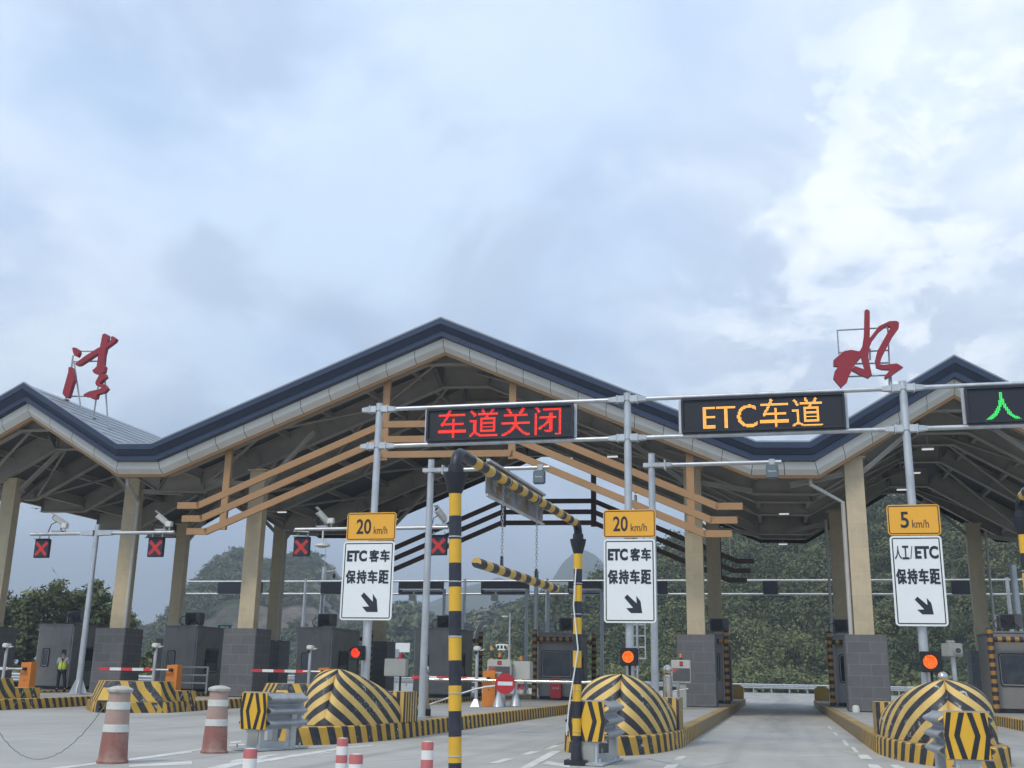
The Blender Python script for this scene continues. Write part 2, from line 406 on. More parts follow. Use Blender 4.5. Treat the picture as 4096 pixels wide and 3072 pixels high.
# ================================================================== SETTING
def grid_mesh(name, X, Y, Z, material, smooth=True, attr=None):
    nr, nc = X.shape; me = bpy.data.meshes.new(name)
    V = np.stack([X.ravel(), Y.ravel(), Z.ravel()], 1).astype(np.float32)
    i = np.arange(nr*nc).reshape(nr, nc); F = np.stack([i[:-1,:-1], i[:-1,1:], i[1:,1:], i[1:,:-1]], -1).reshape(-1, 4)
    me.vertices.add(len(V)); me.vertices.foreach_set('co', V.ravel())
    me.loops.add(F.size); me.loops.foreach_set('vertex_index', F.ravel().astype(np.int32))
    me.polygons.add(len(F)); me.polygons.foreach_set('loop_start', np.arange(0, F.size, 4, dtype=np.int32)); me.polygons.foreach_set('loop_total', np.full(len(F), 4, np.int32))
    me.polygons.foreach_set('use_smooth', np.full(len(F), smooth)); me.update(); me.validate()
    me.materials.append(material); o = bpy.data.objects.new(name, me); COL.objects.link(o); return o
def vnoise(x, y, seed=0):
    xi, yi = np.floor(x).astype(np.int64), np.floor(y).astype(np.int64); xf, yf = x-xi, y-yi
    def h(a, b):
        n = (a*374761393 + b*668265263 + seed*974711) & 0x7fffffff; n = ((n ^ (n >> 13))*1274126177) & 0x7fffffff; return ((n ^ (n >> 16)) & 0xffff)/65535.0
    u, v = xf*xf*(3-2*xf), yf*yf*(3-2*yf)
    return (h(xi, yi)*(1-u)+h(xi+1, yi)*u)*(1-v) + (h(xi, yi+1)*(1-u)+h(xi+1, yi+1)*u)*v
def fbm(x, y, oct=5, seed=0, gain=.5):
    a, s, t = 1.0, 0.0, 0.0
    for k in range(oct): s = s + a*(vnoise(x*2**k, y*2**k, seed+k)-.5); t += a; a *= gain
    return s/t

t = NT('roadside_soil_and_grass'); f = t.noise(.09, 8, .65); g = t.noise(1.3, 6, .7)
t.col(t.mix(t.ramp(f, .35, .62), t.mix(g, (.045, .06, .02), (.10, .11, .04)), t.mix(g, (.12, .10, .06), (.17, .14, .09)))); t.b.inputs['Roughness'].default_value = .95
t.bump(g, .5, .1); M['ground'] = t.m
r_ = np.concatenate([[0.0], np.geomspace(2, 9000, 40)]); a_ = np.linspace(0, 2*np.pi, 97)
RR, AA = np.meshgrid(r_, a_, indexing='ij')
struct(grid_mesh('ground', RR*np.cos(AA), RR*np.sin(AA)+40, np.full_like(RR, -.06), M['ground']))

# concrete apron: slabs with joints, stains, tyre-polished lanes
t = NT('concrete_pavement'); o = t.sepo()
n1 = t.noise(.35, 8, .62); n2 = t.noise(2.2, 8, .7); n3 = t.noise(.9, 6, .6, stretch=(1.0, .16, 1))
c = t.mix(t.ramp(n1, .3, .7), (.315, .308, .280), (.425, .418, .382))
c = t.mix(t.math('MULTIPLY', t.ramp(n3, .50, .74), .5), c, (.205, .205, .20))
c = t.mix(t.math('MULTIPLY', t.ramp(n2, .56, .8), .35), c, (.17, .165, .155))
c = t.mix(t.math('MULTIPLY', t.ramp(t.noise(.6, 7, .6, stretch=(.35, 1.6, 1)), .55, .72), .42), c, (.47, .47, .445))
sl = t.math('LESS_THAN', t.math('ABSOLUTE', t.math('SUBTRACT', t.math('FRACT', t.math('DIVIDE', o[1], 5.2)), .5)), .0035)
sx = t.math('LESS_THAN', t.math('ABSOLUTE', t.math('SUBTRACT', t.math('FRACT', t.math('DIVIDE', t.math('ADD', o[0], 6.075), 5.95)), .5)), .005)
c = t.mix(t.math('MULTIPLY', t.math('MAXIMUM', sl, sx), .30), c, (.12, .12, .115))
cr = t.new("ShaderNodeTexVoronoi", feature='DISTANCE_TO_EDGE'); t.l.new(t.oc(), cr.inputs['Vector']); cr.inputs['Scale'].default_value = .23
ck = t.math('MULTIPLY', t.math('LESS_THAN', cr.outputs['Distance'], .006), t.ramp(n1, .5, .6))
c = t.mix(t.math('MULTIPLY', ck, .5), c, (.13, .13, .12))
lc = t.math('MULTIPLY', t.math('ABSOLUTE', t.math('SUBTRACT', t.math('FRACT', t.math('DIVIDE', t.math('ADD', o[0], 3.05), 5.95)), .5)), 5.95)
oil = t.math('MULTIPLY', t.math('MULTIPLY', t.ramp(lc, .85, .15), t.ramp(o[1], 16, 36)), t.ramp(t.noise(.8, 6, .65, stretch=(1.3, .12, 1)), .34, .62))
c = t.mix(t.math('MULTIPLY', oil, .55), c, (.14, .138, .132))
tr = t.math('MULTIPLY', t.ramp(t.math('ABSOLUTE', t.math('SUBTRACT', lc, .82)), .22, .05), t.ramp(t.noise(.6, 6, .65, stretch=(1.5, .06, 1)), .42, .66))
c = t.mix(t.math('MULTIPLY', tr, .45), c, (.17, .168, .16))
# streaky darker tone, building up across the pavement towards the canopy and beyond
st = t.math('MULTIPLY', t.ramp(o[1], 30, 46), t.ramp(t.noise(.5, 5, .6, stretch=(1.2, .22, 1)), .42, .66))
c = t.mix(t.math('MULTIPLY', st, .5), c, (.15, .15, .15))
t.col(c); t.put(t.b.inputs['Roughness'], t.math('ADD', t.math('MULTIPLY', n1, .3), .62)); t.bump(n2, .15, .01); M['road'] = t.m
mb = MB(); mb.face([(-70, -30, 0), (60, -30, 0), (60, 20, 0), (15, 60, 0), (14, 100, 0), (30, 165, 0), (-70, 165, 0)]); struct(mb.build('road', M['road']))

# painted markings in front of the islands
mb = MB()
def mark(*pp): mb.face([gz(x, y, .004) for x, y in pp])
def R1(x, y): return (.4194*x, 2376+.4194*y)
def R2(x, y): return (768+.4194*x, 2376+.4194*y)
def R3(x, y): return (1536+.4194*x, 2376+.4194*y)
def R4(x, y): return (2304+.4194*x, 2376+.4194*y)
def R5(x, y): return (3072+.4629*x, 2376+.4629*y)
def V2(x, y): return (x*4096/2212, y*4096/2212)
mark(R3(1300, 1659), R3(1400, 1659), R3(1690, 1496), R3(1590, 1500))
mark(R3(1500, 1615), R3(1560, 1592), R3(1775, 1625), R3(1770, 1655))
for q in ([(1000,1612),(1095,1612),(1245,1570),(1150,1568)], [(1300,1532),(1395,1530),(1495,1498),(1400,1500)], [(1530,1477),(1600,1474),(1685,1442),(1620,1442)]): mark(*[R3(*p) for p in q])
for q in ([(930,1580),(1010,1578),(1060,1545),(980,1548)], [(830,1659),(940,1659),(985,1620),(880,1622)]): mark(*[R4(*p) for p in q])
for q in ([(775,1388),(860,1388),(905,1425),(800,1425)], [(860,1470),(945,1472),(990,1503),(880,1503)], [(1050,1476),(1120,1476),(1190,1503),(1090,1503)],
          [(640,1262),(668,1262),(700,1310),(668,1310)], [(560,1195),(580,1195),(610,1222),(588,1222)], [(715,1322),(745,1322),(790,1370),(752,1370)], [(515,1140),(530,1140),(552,1165),(535,1165)]): mark(*[R5(*p) for p in q])
mark(R2(620, 1612), R2(620, 1585), R2(1395, 1468), R2(1420, 1482))
mark(R2(130, 1659), R2(330, 1659), R2(740, 1558), R2(600, 1560))
mark(R2(360, 1425), R2(370, 1410), R2(480, 1398), R2(470, 1412)); mark(R2(350, 1450), R2(350, 1437), R2(500, 1428), R2(500, 1440))
mark(R2(0, 1500), R2(0, 1488), R2(100, 1470), R2(110, 1482)); mark(R2(360, 1605), R2(380, 1585), R2(760, 1530), R2(860, 1530))
mark(R1(460, 1659), R1(640, 1659), R1(920, 1622), R1(920, 1605)); mark(R1(1225, 1590), R1(1230, 1570), R1(1831, 1488), R1(1831, 1512)); mark(R1(1230, 1648), R1(1230, 1630), R1(1831, 1592), R1(1831, 1625))
mark(R2(1060, 1550), R2(1120, 1535), R2(1350, 1500), R2(1330, 1512)); mark(R2(1480, 1470), R2(1500, 1458), R2(1750, 1436), R2(1700, 1450))
struct(mb.build('lane_marking', M['marking']))

# ------------------------------------------------------------------ hills
def hill(name, sky_pts, D, foot, depth, material, amp, nz, seed, nx=220, ny=90, base=-2.0):
    """ridge whose crest passes the sighted skyline at distance D, with a foot in front and a back slope behind"""
    P = [ray(x, y) for x, y in sky_pts]; az = np.array([math.atan2(p.x, p.y) for p in P]); el = np.array([p.z/math.hypot(p.x, p.y) for p in P])
    k = np.argsort(az); az, el = az[k], el[k]
    A = np.linspace(az[0], az[-1], nx); H = np.interp(A, az, el)*D + CAM_H
    taper = np.minimum(1, np.minimum(A-A[0], A[-1]-A)/((A[-1]-A[0])*.03)+.0); S = np.linspace(0, 1.6, ny)
    AA, SS = np.meshgrid(A, S, indexing='ij'); HH = np.repeat(H[:, None], ny, 1)*np.clip(taper, 0, 1)[:, None]
    rad = foot + (D-foot)*np.minimum(SS, 1) + depth*np.maximum(SS-1, 0)/.6
    prof = np.where(SS < 1, np.sin(np.minimum(SS, 1)*np.pi/2)**1.15, np.cos(np.clip(SS-1, 0, .6)/.6*np.pi/2))
    X, Y = rad*np.sin(AA), rad*np.cos(AA); env = np.sin(np.clip(SS, 0, 1.6)/1.6*np.pi)*np.clip(np.abs(1-SS)/.35, .12, 1)
    N = fbm(X/nz, Y/nz, 6, seed)
    side = 1.0
    Z = base + (HH-base)*prof + amp*N*env*side*2
    def zf(a, s):
        h = np.interp(a, A, H); s = np.clip(s, 0, 1); r = foot+(D-foot)*s; x, y = r*np.sin(a), r*np.cos(a)
        return x, y, base+(h-base)*np.sin(s*np.pi/2)**1.15 + amp*fbm(x/nz, y/nz, 6, seed)*np.sin(s/1.6*np.pi)*np.clip(np.abs(1-s)/.35, .12, 1)*2
    return struct(grid_mesh(name, X, Y, Z, material)), (A, H, zf)
t = NT('wooded_rock_slope'); g = t.noise(.05, 8, .65); k = t.noise(.012, 8, .65, dist=.4); gg = t.noise(.35, 7, .7)
rock = t.mix(t.ramp(t.noise(.11, 9, .72, stretch=(1, 1, .4)), .36, .62), (.12, .095, .08), (.46, .38, .33)); gr = t.mix(t.ramp(gg, .35, .65), (.020, .033, .014), (.10, .125, .048))
nz_ = t.new("ShaderNodeNewGeometry"); sp_ = t.new("ShaderNodeSeparateXYZ"); t.l.new(nz_.outputs['Normal'], sp_.inputs[0])
steep = t.ramp(sp_.outputs[2], .86, .5)
t.col(t.mix(t.math('MULTIPLY', t.ramp(t.math('ADD', k, t.math('MULTIPLY', steep, .22)), .50, .57), t.ramp(g, .38, .58)), gr, rock)); t.b.inputs['Roughness'].default_value = .95
t.bump(t.noise(.22, 8, .75), 1.0, 5.0); M['rock_hill'] = t.m
t = NT('far_wooded_mountain'); g = t.noise(.006, 8, .62); t.col(t.mix(g, (.030, .045, .020), (.075, .09, .045))); t.b.inputs['Roughness'].default_value = .95; t.bump(t.noise(.02, 6, .6), 1, 12); M['far_hill'] = t.m
t = NT('dense_green_slope'); g = t.noise(.12, 8, .7); t.col(t.mix(g, (.012, .018, .009), (.045, .06, .024))); t.b.inputs['Roughness'].default_value = .95; t.bump(g, 1, 1.5); M['wood_floor'] = t.m

rock_sky = [V2(*p) for p in [(235,1400),(330,1383),(365,1350),(400,1310),(440,1262),(480,1232),(497,1221),(520,1223),(545,1232),(570,1241),(600,1240),(622,1235),(648,1228),(680,1232),(700,1243),(722,1262),(750,1293),(800,1330),(860,1345),(900,1352),(980,1400)]]
_, ROCKR = hill('hill', rock_sky, 520, 260, 220, M['rock_hill'], 17, 60, 3, 360, 140)
mid_sky = [V2(p[0], p[1]+24) for p in [(760,1430),(800,1360),(840,1322),(875,1311),(910,1328),(955,1350),(1000,1335),(1060,1318),(1110,1305),(1145,1296),(1190,1285),(1260,1270),(1400,1260),(1700,1260)]]
_, MIDR = hill('hill', mid_sky, 420, 230, 160, M['wood_floor'], 5, 45, 8, 220, 80)
far_sky = [V2(*p) for p in [(560,1420),(680,1335),(780,1312),(850,1304),(885,1296),(925,1303),(960,1290),(1000,1270),(1040,1262),(1075,1252),(1100,1262),(1140,1283),(1160,1285),(1190,1262),(1215,1227),(1240,1206),(1262,1200),(1285,1210),(1310,1235),(1350,1270),(1450,1285),(1600,1290),(1900,1300)]]
hill('mountain', far_sky, 1500, 850, 600, M['far_hill'], 30, 210, 5, 300, 90, -10)
near_sky = [V2(p[0], p[1]+26+(16 if p[0] < 1480 else 6)) for p in [(1000,1462),(1045,1425),(1085,1385),(1120,1345),(1150,1318),(1190,1298),(1240,1278),(1290,1255),(1350,1228),(1430,1200),(1500,1178),(1580,1165),(1650,1160),(1720,1150),(1800,1130),(1900,1100),(2000,1080),(2120,1070),(2260,1060),(2500,1080),(2800,1150)]]
_, NEARR = hill('hill', near_sky, 235, 138, 130, M['wood_floor'], 3.5, 30, 12, 260, 90)

# ------------------------------------------------------------------ foliage
def leaf_mat(name, c0, c1, c2):
    t = NT(name); at = t.new("ShaderNodeAttribute"); at.attribute_name = 'tint'; sp = t.new("ShaderNodeSeparateColor"); t.l.new(at.outputs['Color'], sp.inputs[0])
    t.col(t.mix(sp.outputs[0], t.mix(sp.outputs[1], c0, c1), c2)); t.b.inputs['Roughness'].default_value = .75; t.b.inputs['Specular IOR Level'].default_value = .25
    return t.m
M['leaf'] = leaf_mat('mixed_foliage', (.034, .050, .021), (.072, .096, .040), (.19, .21, .09))
M['leaf_far'] = leaf_mat('distant_foliage', (.034, .052, .024), (.075, .10, .042), (.16, .18, .085))
def leaf_cloud(name, centres, radii, tints, per, size, material, parent=None, kind=None, base=None, tuft=0):
    """crowns of small leaf-cluster faces: several clumps spread through each crown's volume"""
    n = len(centres); C = np.asarray(centres, float); Rr = np.asarray(radii, float)
    ncl = 9; ph = RNG.normal(size=(n, ncl, 3)); ph /= np.linalg.norm(ph, axis=2, keepdims=True); ph[..., 2] = ph[..., 2]*.85+.1
    cc = C[:, None, :] + ph*Rr[:, None, :]*RNG.uniform(.45, .88, (n, ncl, 1))
    q = RNG.normal(size=(n, ncl, per, 3)); q /= np.linalg.norm(q, axis=3, keepdims=True)
    P = cc[:, :, None, :] + q*Rr[:, None, None, :]*RNG.uniform(.14, .42, (n, ncl, per, 1))
    P = P.reshape(-1, 3); N = len(P); nr = q.reshape(-1, 3)*.8 + RNG.normal(size=(N, 3))*.5 + np.array([0, 0, .35]); nr /= np.linalg.norm(nr, axis=1, keepdims=True)
    a = RNG.normal(size=(N, 3)); u = np.cross(nr, a); u /= np.linalg.norm(u, axis=1, keepdims=True); v = np.cross(nr, u)
    sz = np.repeat(np.asarray(size, float)*np.ones(n), ncl*per)*RNG.uniform(.55, 1.25, N); sz = sz[:, None]
    el = RNG.uniform(1.0, 1.9, (N, 1))
    V = np.stack([P-u*sz*.5*el, P+v*sz*.42, P+u*sz*.5*el, P-v*sz*.36], 1).reshape(-1, 3).astype(np.float32)
    if base is not None: V -= np.array(base, np.float32)
    me = bpy.data.meshes.new(name); me.vertices.add(N*4); me.vertices.foreach_set('co', V.ravel())
    me.loops.add(N*4); me.loops.foreach_set('vertex_index', np.arange(N*4, dtype=np.int32)); me.polygons.add(N)
    me.polygons.foreach_set('loop_start', np.arange(0, N*4, 4, dtype=np.int32)); me.polygons.foreach_set('loop_total', np.full(N, 4, np.int32)); me.update()
    ca = me.color_attributes.new('tint', 'FLOAT_COLOR', 'POINT'); T = np.repeat(np.asarray(tints, float), ncl*per)
    cl = np.repeat(RNG.uniform(-.22, .22, n*ncl), per); lf = RNG.uniform(0, 1, N)
    cols = np.ones((N, 4)); cols[:, 0] = np.clip(T*.75 + cl + RNG.uniform(-.1, .12, N), 0, 1); cols[:, 1] = lf
    ca.data.foreach_set('color', np.repeat(cols, 4, 0).astype(np.float32).ravel())
    me.materials.append(material); o = bpy.data.objects.new(name, me); COL.objects.link(o)
    if parent is not None: o.parent = parent
    if kind: o['kind'] = kind
    return o
def interp_h(AH, az): return np.interp(az, AH[0], AH[1])
def on_hill(AH, D, foot, base, az, s):
    h = interp_h(AH, az); rad = foot+(D-foot)*s; return rad*np.sin(az), rad*np.cos(az), base+(h-base)*np.sin(s*np.pi/2)**1.15
# near wood on the right-hand hillside (one mass of bushes and small trees)
n = 1150; A0, A1 = NEARR[0][0], NEARR[0][-1]; az = RNG.uniform(A0, min(A1, R(28)), n); s = RNG.uniform(.0, 1.02, n)**.85
x, y, z = NEARR[2](az, s); rr = RNG.uniform(1.6, 4.6, n)*(1-.2*s)
patch = fbm(x/11, y/11, 3, 21)*2.6; tint = np.clip(.26 + patch*.9 + RNG.normal(0, .30, n) + .5*np.exp(-s*8), 0, 1)
leaf_cloud('woodland', np.stack([x, y, z+rr*.55], 1), np.stack([rr, rr, rr*RNG.uniform(.75, 1.25, n)], 1), tint, 56, .32+.14*s, M['leaf'], kind='stuff')
# scrub on the mid ridge and on the rocky hill
n = 2600; az = RNG.uniform(MIDR[0][0], MIDR[0][-1], n); s = RNG.uniform(.0, 1.0, n)
x, y, z = MIDR[2](az, s); rr = RNG.uniform(2.2, 4.6, n)
leaf_cloud('woodland', np.stack([x, y, z+rr*.3], 1), np.stack([rr*1.2, rr*1.2, rr*.85], 1), np.clip(.35+fbm(x/40, y/40, 4, 5)*1.3+RNG.normal(0, .15, n), 0, 1), 5, 1.7, M['leaf_far'], kind='stuff')
n = 5200; AZ0, AZ1 = ROCKR[0][0], ROCKR[0][-1]; az = RNG.uniform(AZ0, AZ1, n); s = RNG.uniform(.0, 1.0, n)
x, y, z = ROCKR[2](az, s); rr = RNG.uniform(1.2, 3.0, n); keep = fbm(x/26, y/26, 3, 31) > .0; x, y, z, rr = x[keep], y[keep], z[keep], rr[keep]
leaf_cloud('woodland', np.stack([x, y, z+rr*.2], 1), np.stack([rr*1.3, rr*1.3, rr*.8], 1), np.clip(.42+RNG.normal(0, .2, len(x)), 0, 1), 9, .75, M['leaf_far'], kind='stuff')
# rough grass and shrubs along the verge behind the far guardrail
n = 520; az = RNG.uniform(R(-16), R(16), n); rad = RNG.uniform(136, 150, n); rr = RNG.uniform(.8, 2.6, n)
leaf_cloud('roadside_shrubs', np.stack([rad*np.sin(az), rad*np.cos(az), rr*.5], 1), np.stack([rr*1.3, rr*1.3, rr], 1), np.clip(RNG.normal(.80, .2, n), 0, 1), 14, .42, M['leaf'], kind='stuff')
n = 260; xx = RNG.uniform(-85, -38, n); yy = 66 + RNG.uniform(0, 16, n) + (xx+38)*-.05; rr = RNG.uniform(.5, 1.5, n)
leaf_cloud('roadside_shrubs', np.stack([xx, yy, rr*.5], 1), np.stack([rr*1.4, rr*1.2, rr], 1), np.clip(RNG.normal(.62, .25, n), 0, 1), 12, .36, M['leaf'], kind='stuff')

t = NT('bark'); t.col(t.mix(t.noise(3, 6, stretch=(1, 1, .2)), (.05, .04, .03), (.13, .105, .08))); t.b.inputs['Roughness'].default_value = .9; M['bark'] = t.m
def tree(loc, h, w, tint, label, seed):
    rnd = random.Random(seed); t = thing('broadleaf_tree', label, 'tree', loc, 'trees beyond the far left guardrail')
    mb = MB(); b = Vector(loc); top = b + Vector((rnd.uniform(-.4, .4), 0, h*.62))
    mb.tube([b, b+(top-b)*.5+Vector((rnd.uniform(-.2, .2), 0, 0)), top], [h*.028, h*.02, h*.010], 8)
    cs, rs = [], []
    for k in range(13):
        a = rnd.uniform(0, 6.28); f = rnd.uniform(.25, .8); q = b + Vector((math.cos(a)*w*.42*rnd.uniform(.4, 1), math.sin(a)*w*.42*rnd.uniform(.4, 1), h*(.34+.56*rnd.random())))
        mb.tube([b+(top-b)*f, (b+(top-b)*f+q)/2+Vector((0, 0, .25)), q], [h*.010, h*.007, h*.003], 5)
        cs.append(q); r = w*rnd.uniform(.16, .27); rs.append((r, r, r*.8))
    mb.build('trunk', M['bark'], t, smooth=True)
    leaf_cloud('crown', [tuple(c) for c in cs], rs, [min(1, max(0, rnd.gauss(tint+.12, .16))) for _ in cs], 44, .30, M['leaf'], parent=t, base=loc)
for i, (px, Y, h, w, tint, lab) in enumerate([
    (20, 74, 7.0, 8.0, .25, 'dark bushy tree showing behind the leftmost tan column'), (128, 80, 7.2, 8.5, .45, 'dense tree with the lower rounded crown left of the tallest one'),
    (245, 76, 7.9, 8.0, .5, 'tallest broad green tree above the person in the vest'), (345, 78, 7.2, 5.2, .85, 'light green thin-crowned tree behind the slanting pole of the crossed lights'),
    (415, 84, 5.8, 5.0, .7, 'small pale tree beside the second tan column'), (-90, 78, 7.5, 8.0, .3, 'dark tree at the far left edge of the row')]):
    p = gy(px, 2690, Y); tree((p.x, p.y, -.05), h, w, tint, lab, 40+i)
for i, (px, Y, h, w, lab) in enumerate([(640, 76, 3.4, 3.6, 'low dark shrub right of the grey stone plinth on the left'), (1330, 92, 3.2, 6.0, 'rounded green bush above the roof of the third grey booth'), (560, 80, 2.8, 3.4, 'low green shrub behind the left plinth of stone blocks')]):
    p = gy(px, 2700, Y); b = (p.x, p.y, 0); t_ = thing('roadside_bush', lab, 'bush', b, 'bushes behind the booths'); rnd = random.Random(i); mb = MB(); cs, rs = [], []
    for k in range(7):
        q = Vector(b)+Vector((rnd.uniform(-.5, .5)*w, rnd.uniform(-.5, .5)*w*.6, h*rnd.uniform(.3, .85))); mb.tube([b, (Vector(b)+q)/2+Vector((0, 0, .2)), q], [.05, .035, .012], 5); cs.append(tuple(q)); rs.append((w*.24, w*.24, h*.22))
    mb.build('stem', M['bark'], t_); leaf_cloud('crown', cs, rs, [min(1, max(0, rnd.gauss(.55, .15))) for _ in cs], 40, .3, M['leaf'], parent=t_, base=b)
# lattice of concrete ribs holding the cut slope
mb = MB(); hz0 = lambda px, py, D: gy(px, py, D)
for i in range(7):
    a = gy(1890+i*4, 2575-i*22, 215-i); b = gy(1912+i*8, 2570-i*22, 215-i); mb.bar(a, b, .5, .35)
for i in range(4):
    mb.bar(gy(1890+i*7, 2580, 215), gy(1918+i*8, 2495-i*4, 211), .5, .35)
mb.bar(gy(1915, 2568, 215), gy(1942, 2504, 211), .7, .5)
lat = mb.build('slope_lattice', M['concrete'], base=gy(1910, 2570, 215)); tag(lat, 'pale concrete lattice holding the cut slope of the wooded hill', 'retaining lattice')

# ================================================================== TOLL CANOPY
P0, EU = Vector((-3.7, 41.0, 0)), Vector((math.cos(R(5)), math.sin(R(5)), 0))
def RF(u, d, z): return P0 + EU*u + YA*d + ZA*z
D_ROOF = 22.5
TOP = [(-34.6, 10.45), (-32.4, 10.45), (-27.62, 13.2), (-22.95, 10.43), (-21.45, 10.42), (-9.3, 15.57), (3.22, 10.16), (5.2, 10.13), (10.72, 13.4), (16.1, 10.2), (18.0, 10.2)]
def offs(poly, t):
    out = []
    for i, (u, z) in enumerate(poly):
        n = []
        for a, b in ((i-1, i), (i, i+1)):
            if a < 0 or b >= len(poly): continue
            du, dz = poly[b][0]-poly[a][0], poly[b][1]-poly[a][1]; L = math.hypot(du, dz); n.append((dz/L, -du/L))
        nx, nz = sum(k[0] for k in n)/len(n), sum(k[1] for k in n)/len(n); L2 = nx*nx+nz*nz
        out.append((u+nx/L2*t, z+nz/L2*t))
    return out
canopy = thing('toll_canopy', 'long toll plaza canopy with dark gabled roof edge, pale panel band and tan columns', 'toll canopy', (-3.7, 41.0, 0))
def strips(prof, name, material, d_sign=1, d0=0.0, th=True):
    mb = MB()
    for (da, ta), (db, tb) in zip(prof[:-1], prof[1:]):
        A, B = offs(TOP, ta), offs(TOP, tb)
        for i in range(len(TOP)-1):
            mb.face([RF(A[i][0], d0+d_sign*da, A[i][1]), RF(A[i+1][0], d0+d_sign*da, A[i+1][1]), RF(B[i+1][0], d0+d_sign*db, B[i+1][1]), RF(B[i][0], d0+d_sign*db, B[i][1])])
    return mb.build(name, material, canopy)
FAS = [(0, -.03), (0, .22), (.05, .23), (.24, .44), (.22, .46), (.22, .65), (.50, .67)]
strips(FAS, 'fascia', M['navy'])
strips([(.52, .66), (.55, .95), (.82, 1.13)], 'panel_backing', M['gap'])
strips([(.82, 1.115), (.84, 1.235), (1.0, 1.24)], 'trim', M['orange_steel'])
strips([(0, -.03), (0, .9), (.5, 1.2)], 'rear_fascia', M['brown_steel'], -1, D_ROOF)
# pale panels with open joints, 12 mm proud of the backing
mb = MB()
A, B, Cc = offs(TOP, .668), offs(TOP, .955), offs(TOP, 1.135)
def lerp2(p, q, f): return (p[0]+(q[0]-p[0])*f, p[1]+(q[1]-p[1])*f)
for i in range(len(TOP)-1):
    L = math.hypot(TOP[i+1][0]-TOP[i][0], TOP[i+1][1]-TOP[i][1]); n = max(1, round(L/1.28))
    for k in range(n):
        e = .011/L; f0, f1 = k/n+e, (k+1)/n-e
        a0, a1 = lerp2(A[i], A[i+1], f0), lerp2(A[i], A[i+1], f1); b0, b1 = lerp2(B[i], B[i+1], f0), lerp2(B[i], B[i+1], f1); c0, c1 = lerp2(Cc[i], Cc[i+1], f0), lerp2(Cc[i], Cc[i+1], f1)
        mb.face([RF(a0[0], .505, a0[1]), RF(a1[0], .505, a1[1]), RF(b1[0], .53, b1[1]), RF(b0[0], .53, b0[1])])
        mb.face([RF(b0[0], .53, b0[1]), RF(b1[0], .53, b1[1]), RF(c1[0], .80, c1[1]), RF(c0[0], .80, c0[1])])
mb.build('fascia_panels', M['white_panel'], canopy)
# roofing above and deck below
mb = MB(); md = MB(); DK = offs(TOP, .34)
for i in range(len(TOP)-1):
    mb.face([RF(TOP[i][0], .0, TOP[i][1]), RF(TOP[i+1][0], .0, TOP[i+1][1]), RF(TOP[i+1][0], D_ROOF, TOP[i+1][1]), RF(TOP[i][0], D_ROOF, TOP[i][1])])
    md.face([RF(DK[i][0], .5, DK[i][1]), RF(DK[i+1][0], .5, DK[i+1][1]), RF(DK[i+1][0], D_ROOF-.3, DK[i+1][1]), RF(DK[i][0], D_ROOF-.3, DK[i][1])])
    L = math.hypot(TOP[i+1][0]-TOP[i][0], TOP[i+1][1]-TOP[i][1]); n = int(L/.6)      # standing seams
    for k in range(1, n):
        p = lerp2(TOP[i], TOP[i+1], k/n); mb.bar(RF(p[0], .05, p[1]+.01), RF(p[0], D_ROOF-.05, p[1]+.01), .03, .03)
for d in (0.0,):
    for i in range(len(TOP)-1):
        mb.bar(RF(TOP[i][0], .06, TOP[i][1]+.03), RF(TOP[i+1][0], .06, TOP[i+1][1]+.03), .12, .06)
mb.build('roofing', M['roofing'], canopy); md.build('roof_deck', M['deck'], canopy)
# girders following the gables, with chamfered crowns and deep flat valleys
def girder_line(t, crown):
    P = offs(TOP, t); out = []
    for i, p in enumerate(P):
        pk = 0 < i < len(P)-1 and P[i-1][1] < p[1]-.4 and P[i+1][1] < p[1]-.4
        if pk:
            for q in (P[i-1], P[i+1]):
                L = math.hypot(q[0]-p[0], q[1]-p[1]); out.append(lerp2(p, q, crown/L))
        else: out.append(p)
    return out
DF = [1.55, 4.1, 8.0, 12.0, 17.0, 21.2]
for k, d in enumerate(DF):
    deep = d in (4.1, 17.0); g = MB(); L1 = girder_line(.36, .3); L2 = girder_line(1.02 if not deep else 1.30, 1.1)
    hgt = .62 if not deep else .85
    pts = [RF(u, d, z+hgt) for u, z in L2]
    for a, b in zip(L2[:-1], L2[1:]):
        A_, B_ = RF(a[0], d, a[1]), RF(b[0], d, b[1]); UPV = EU.cross(YA); 
        dirv = (B_-A_).normalized(); nv = Vector((-dirv.z*EU.x, -dirv.z*EU.y, dirv.dot(EU))).normalized()
        g.bar(A_ + nv*hgt/2, B_ + nv*hgt/2, .04, hgt, 0, nv); g.bar(A_ - nv*.03, B_ - nv*.03, .34, .05, 0, nv); g.bar(A_ + nv*(hgt+.03), B_ + nv*(hgt+.03), .30, .05, 0, nv)
        n = max(1, int((B_-A_).length/2.4))
        for j in range(n+1):                                   # web stiffeners
            q = A_ + (B_-A_)*(j/n)*.98 + dirv*.05; g.bar(q + nv*.01, q + nv*(hgt-.01), .28, .03, 0, dirv)
    for (u, z) in L2[1::2]:                                    # hangers to the deck
        pass
    g.build('girder', M['truss'], canopy)
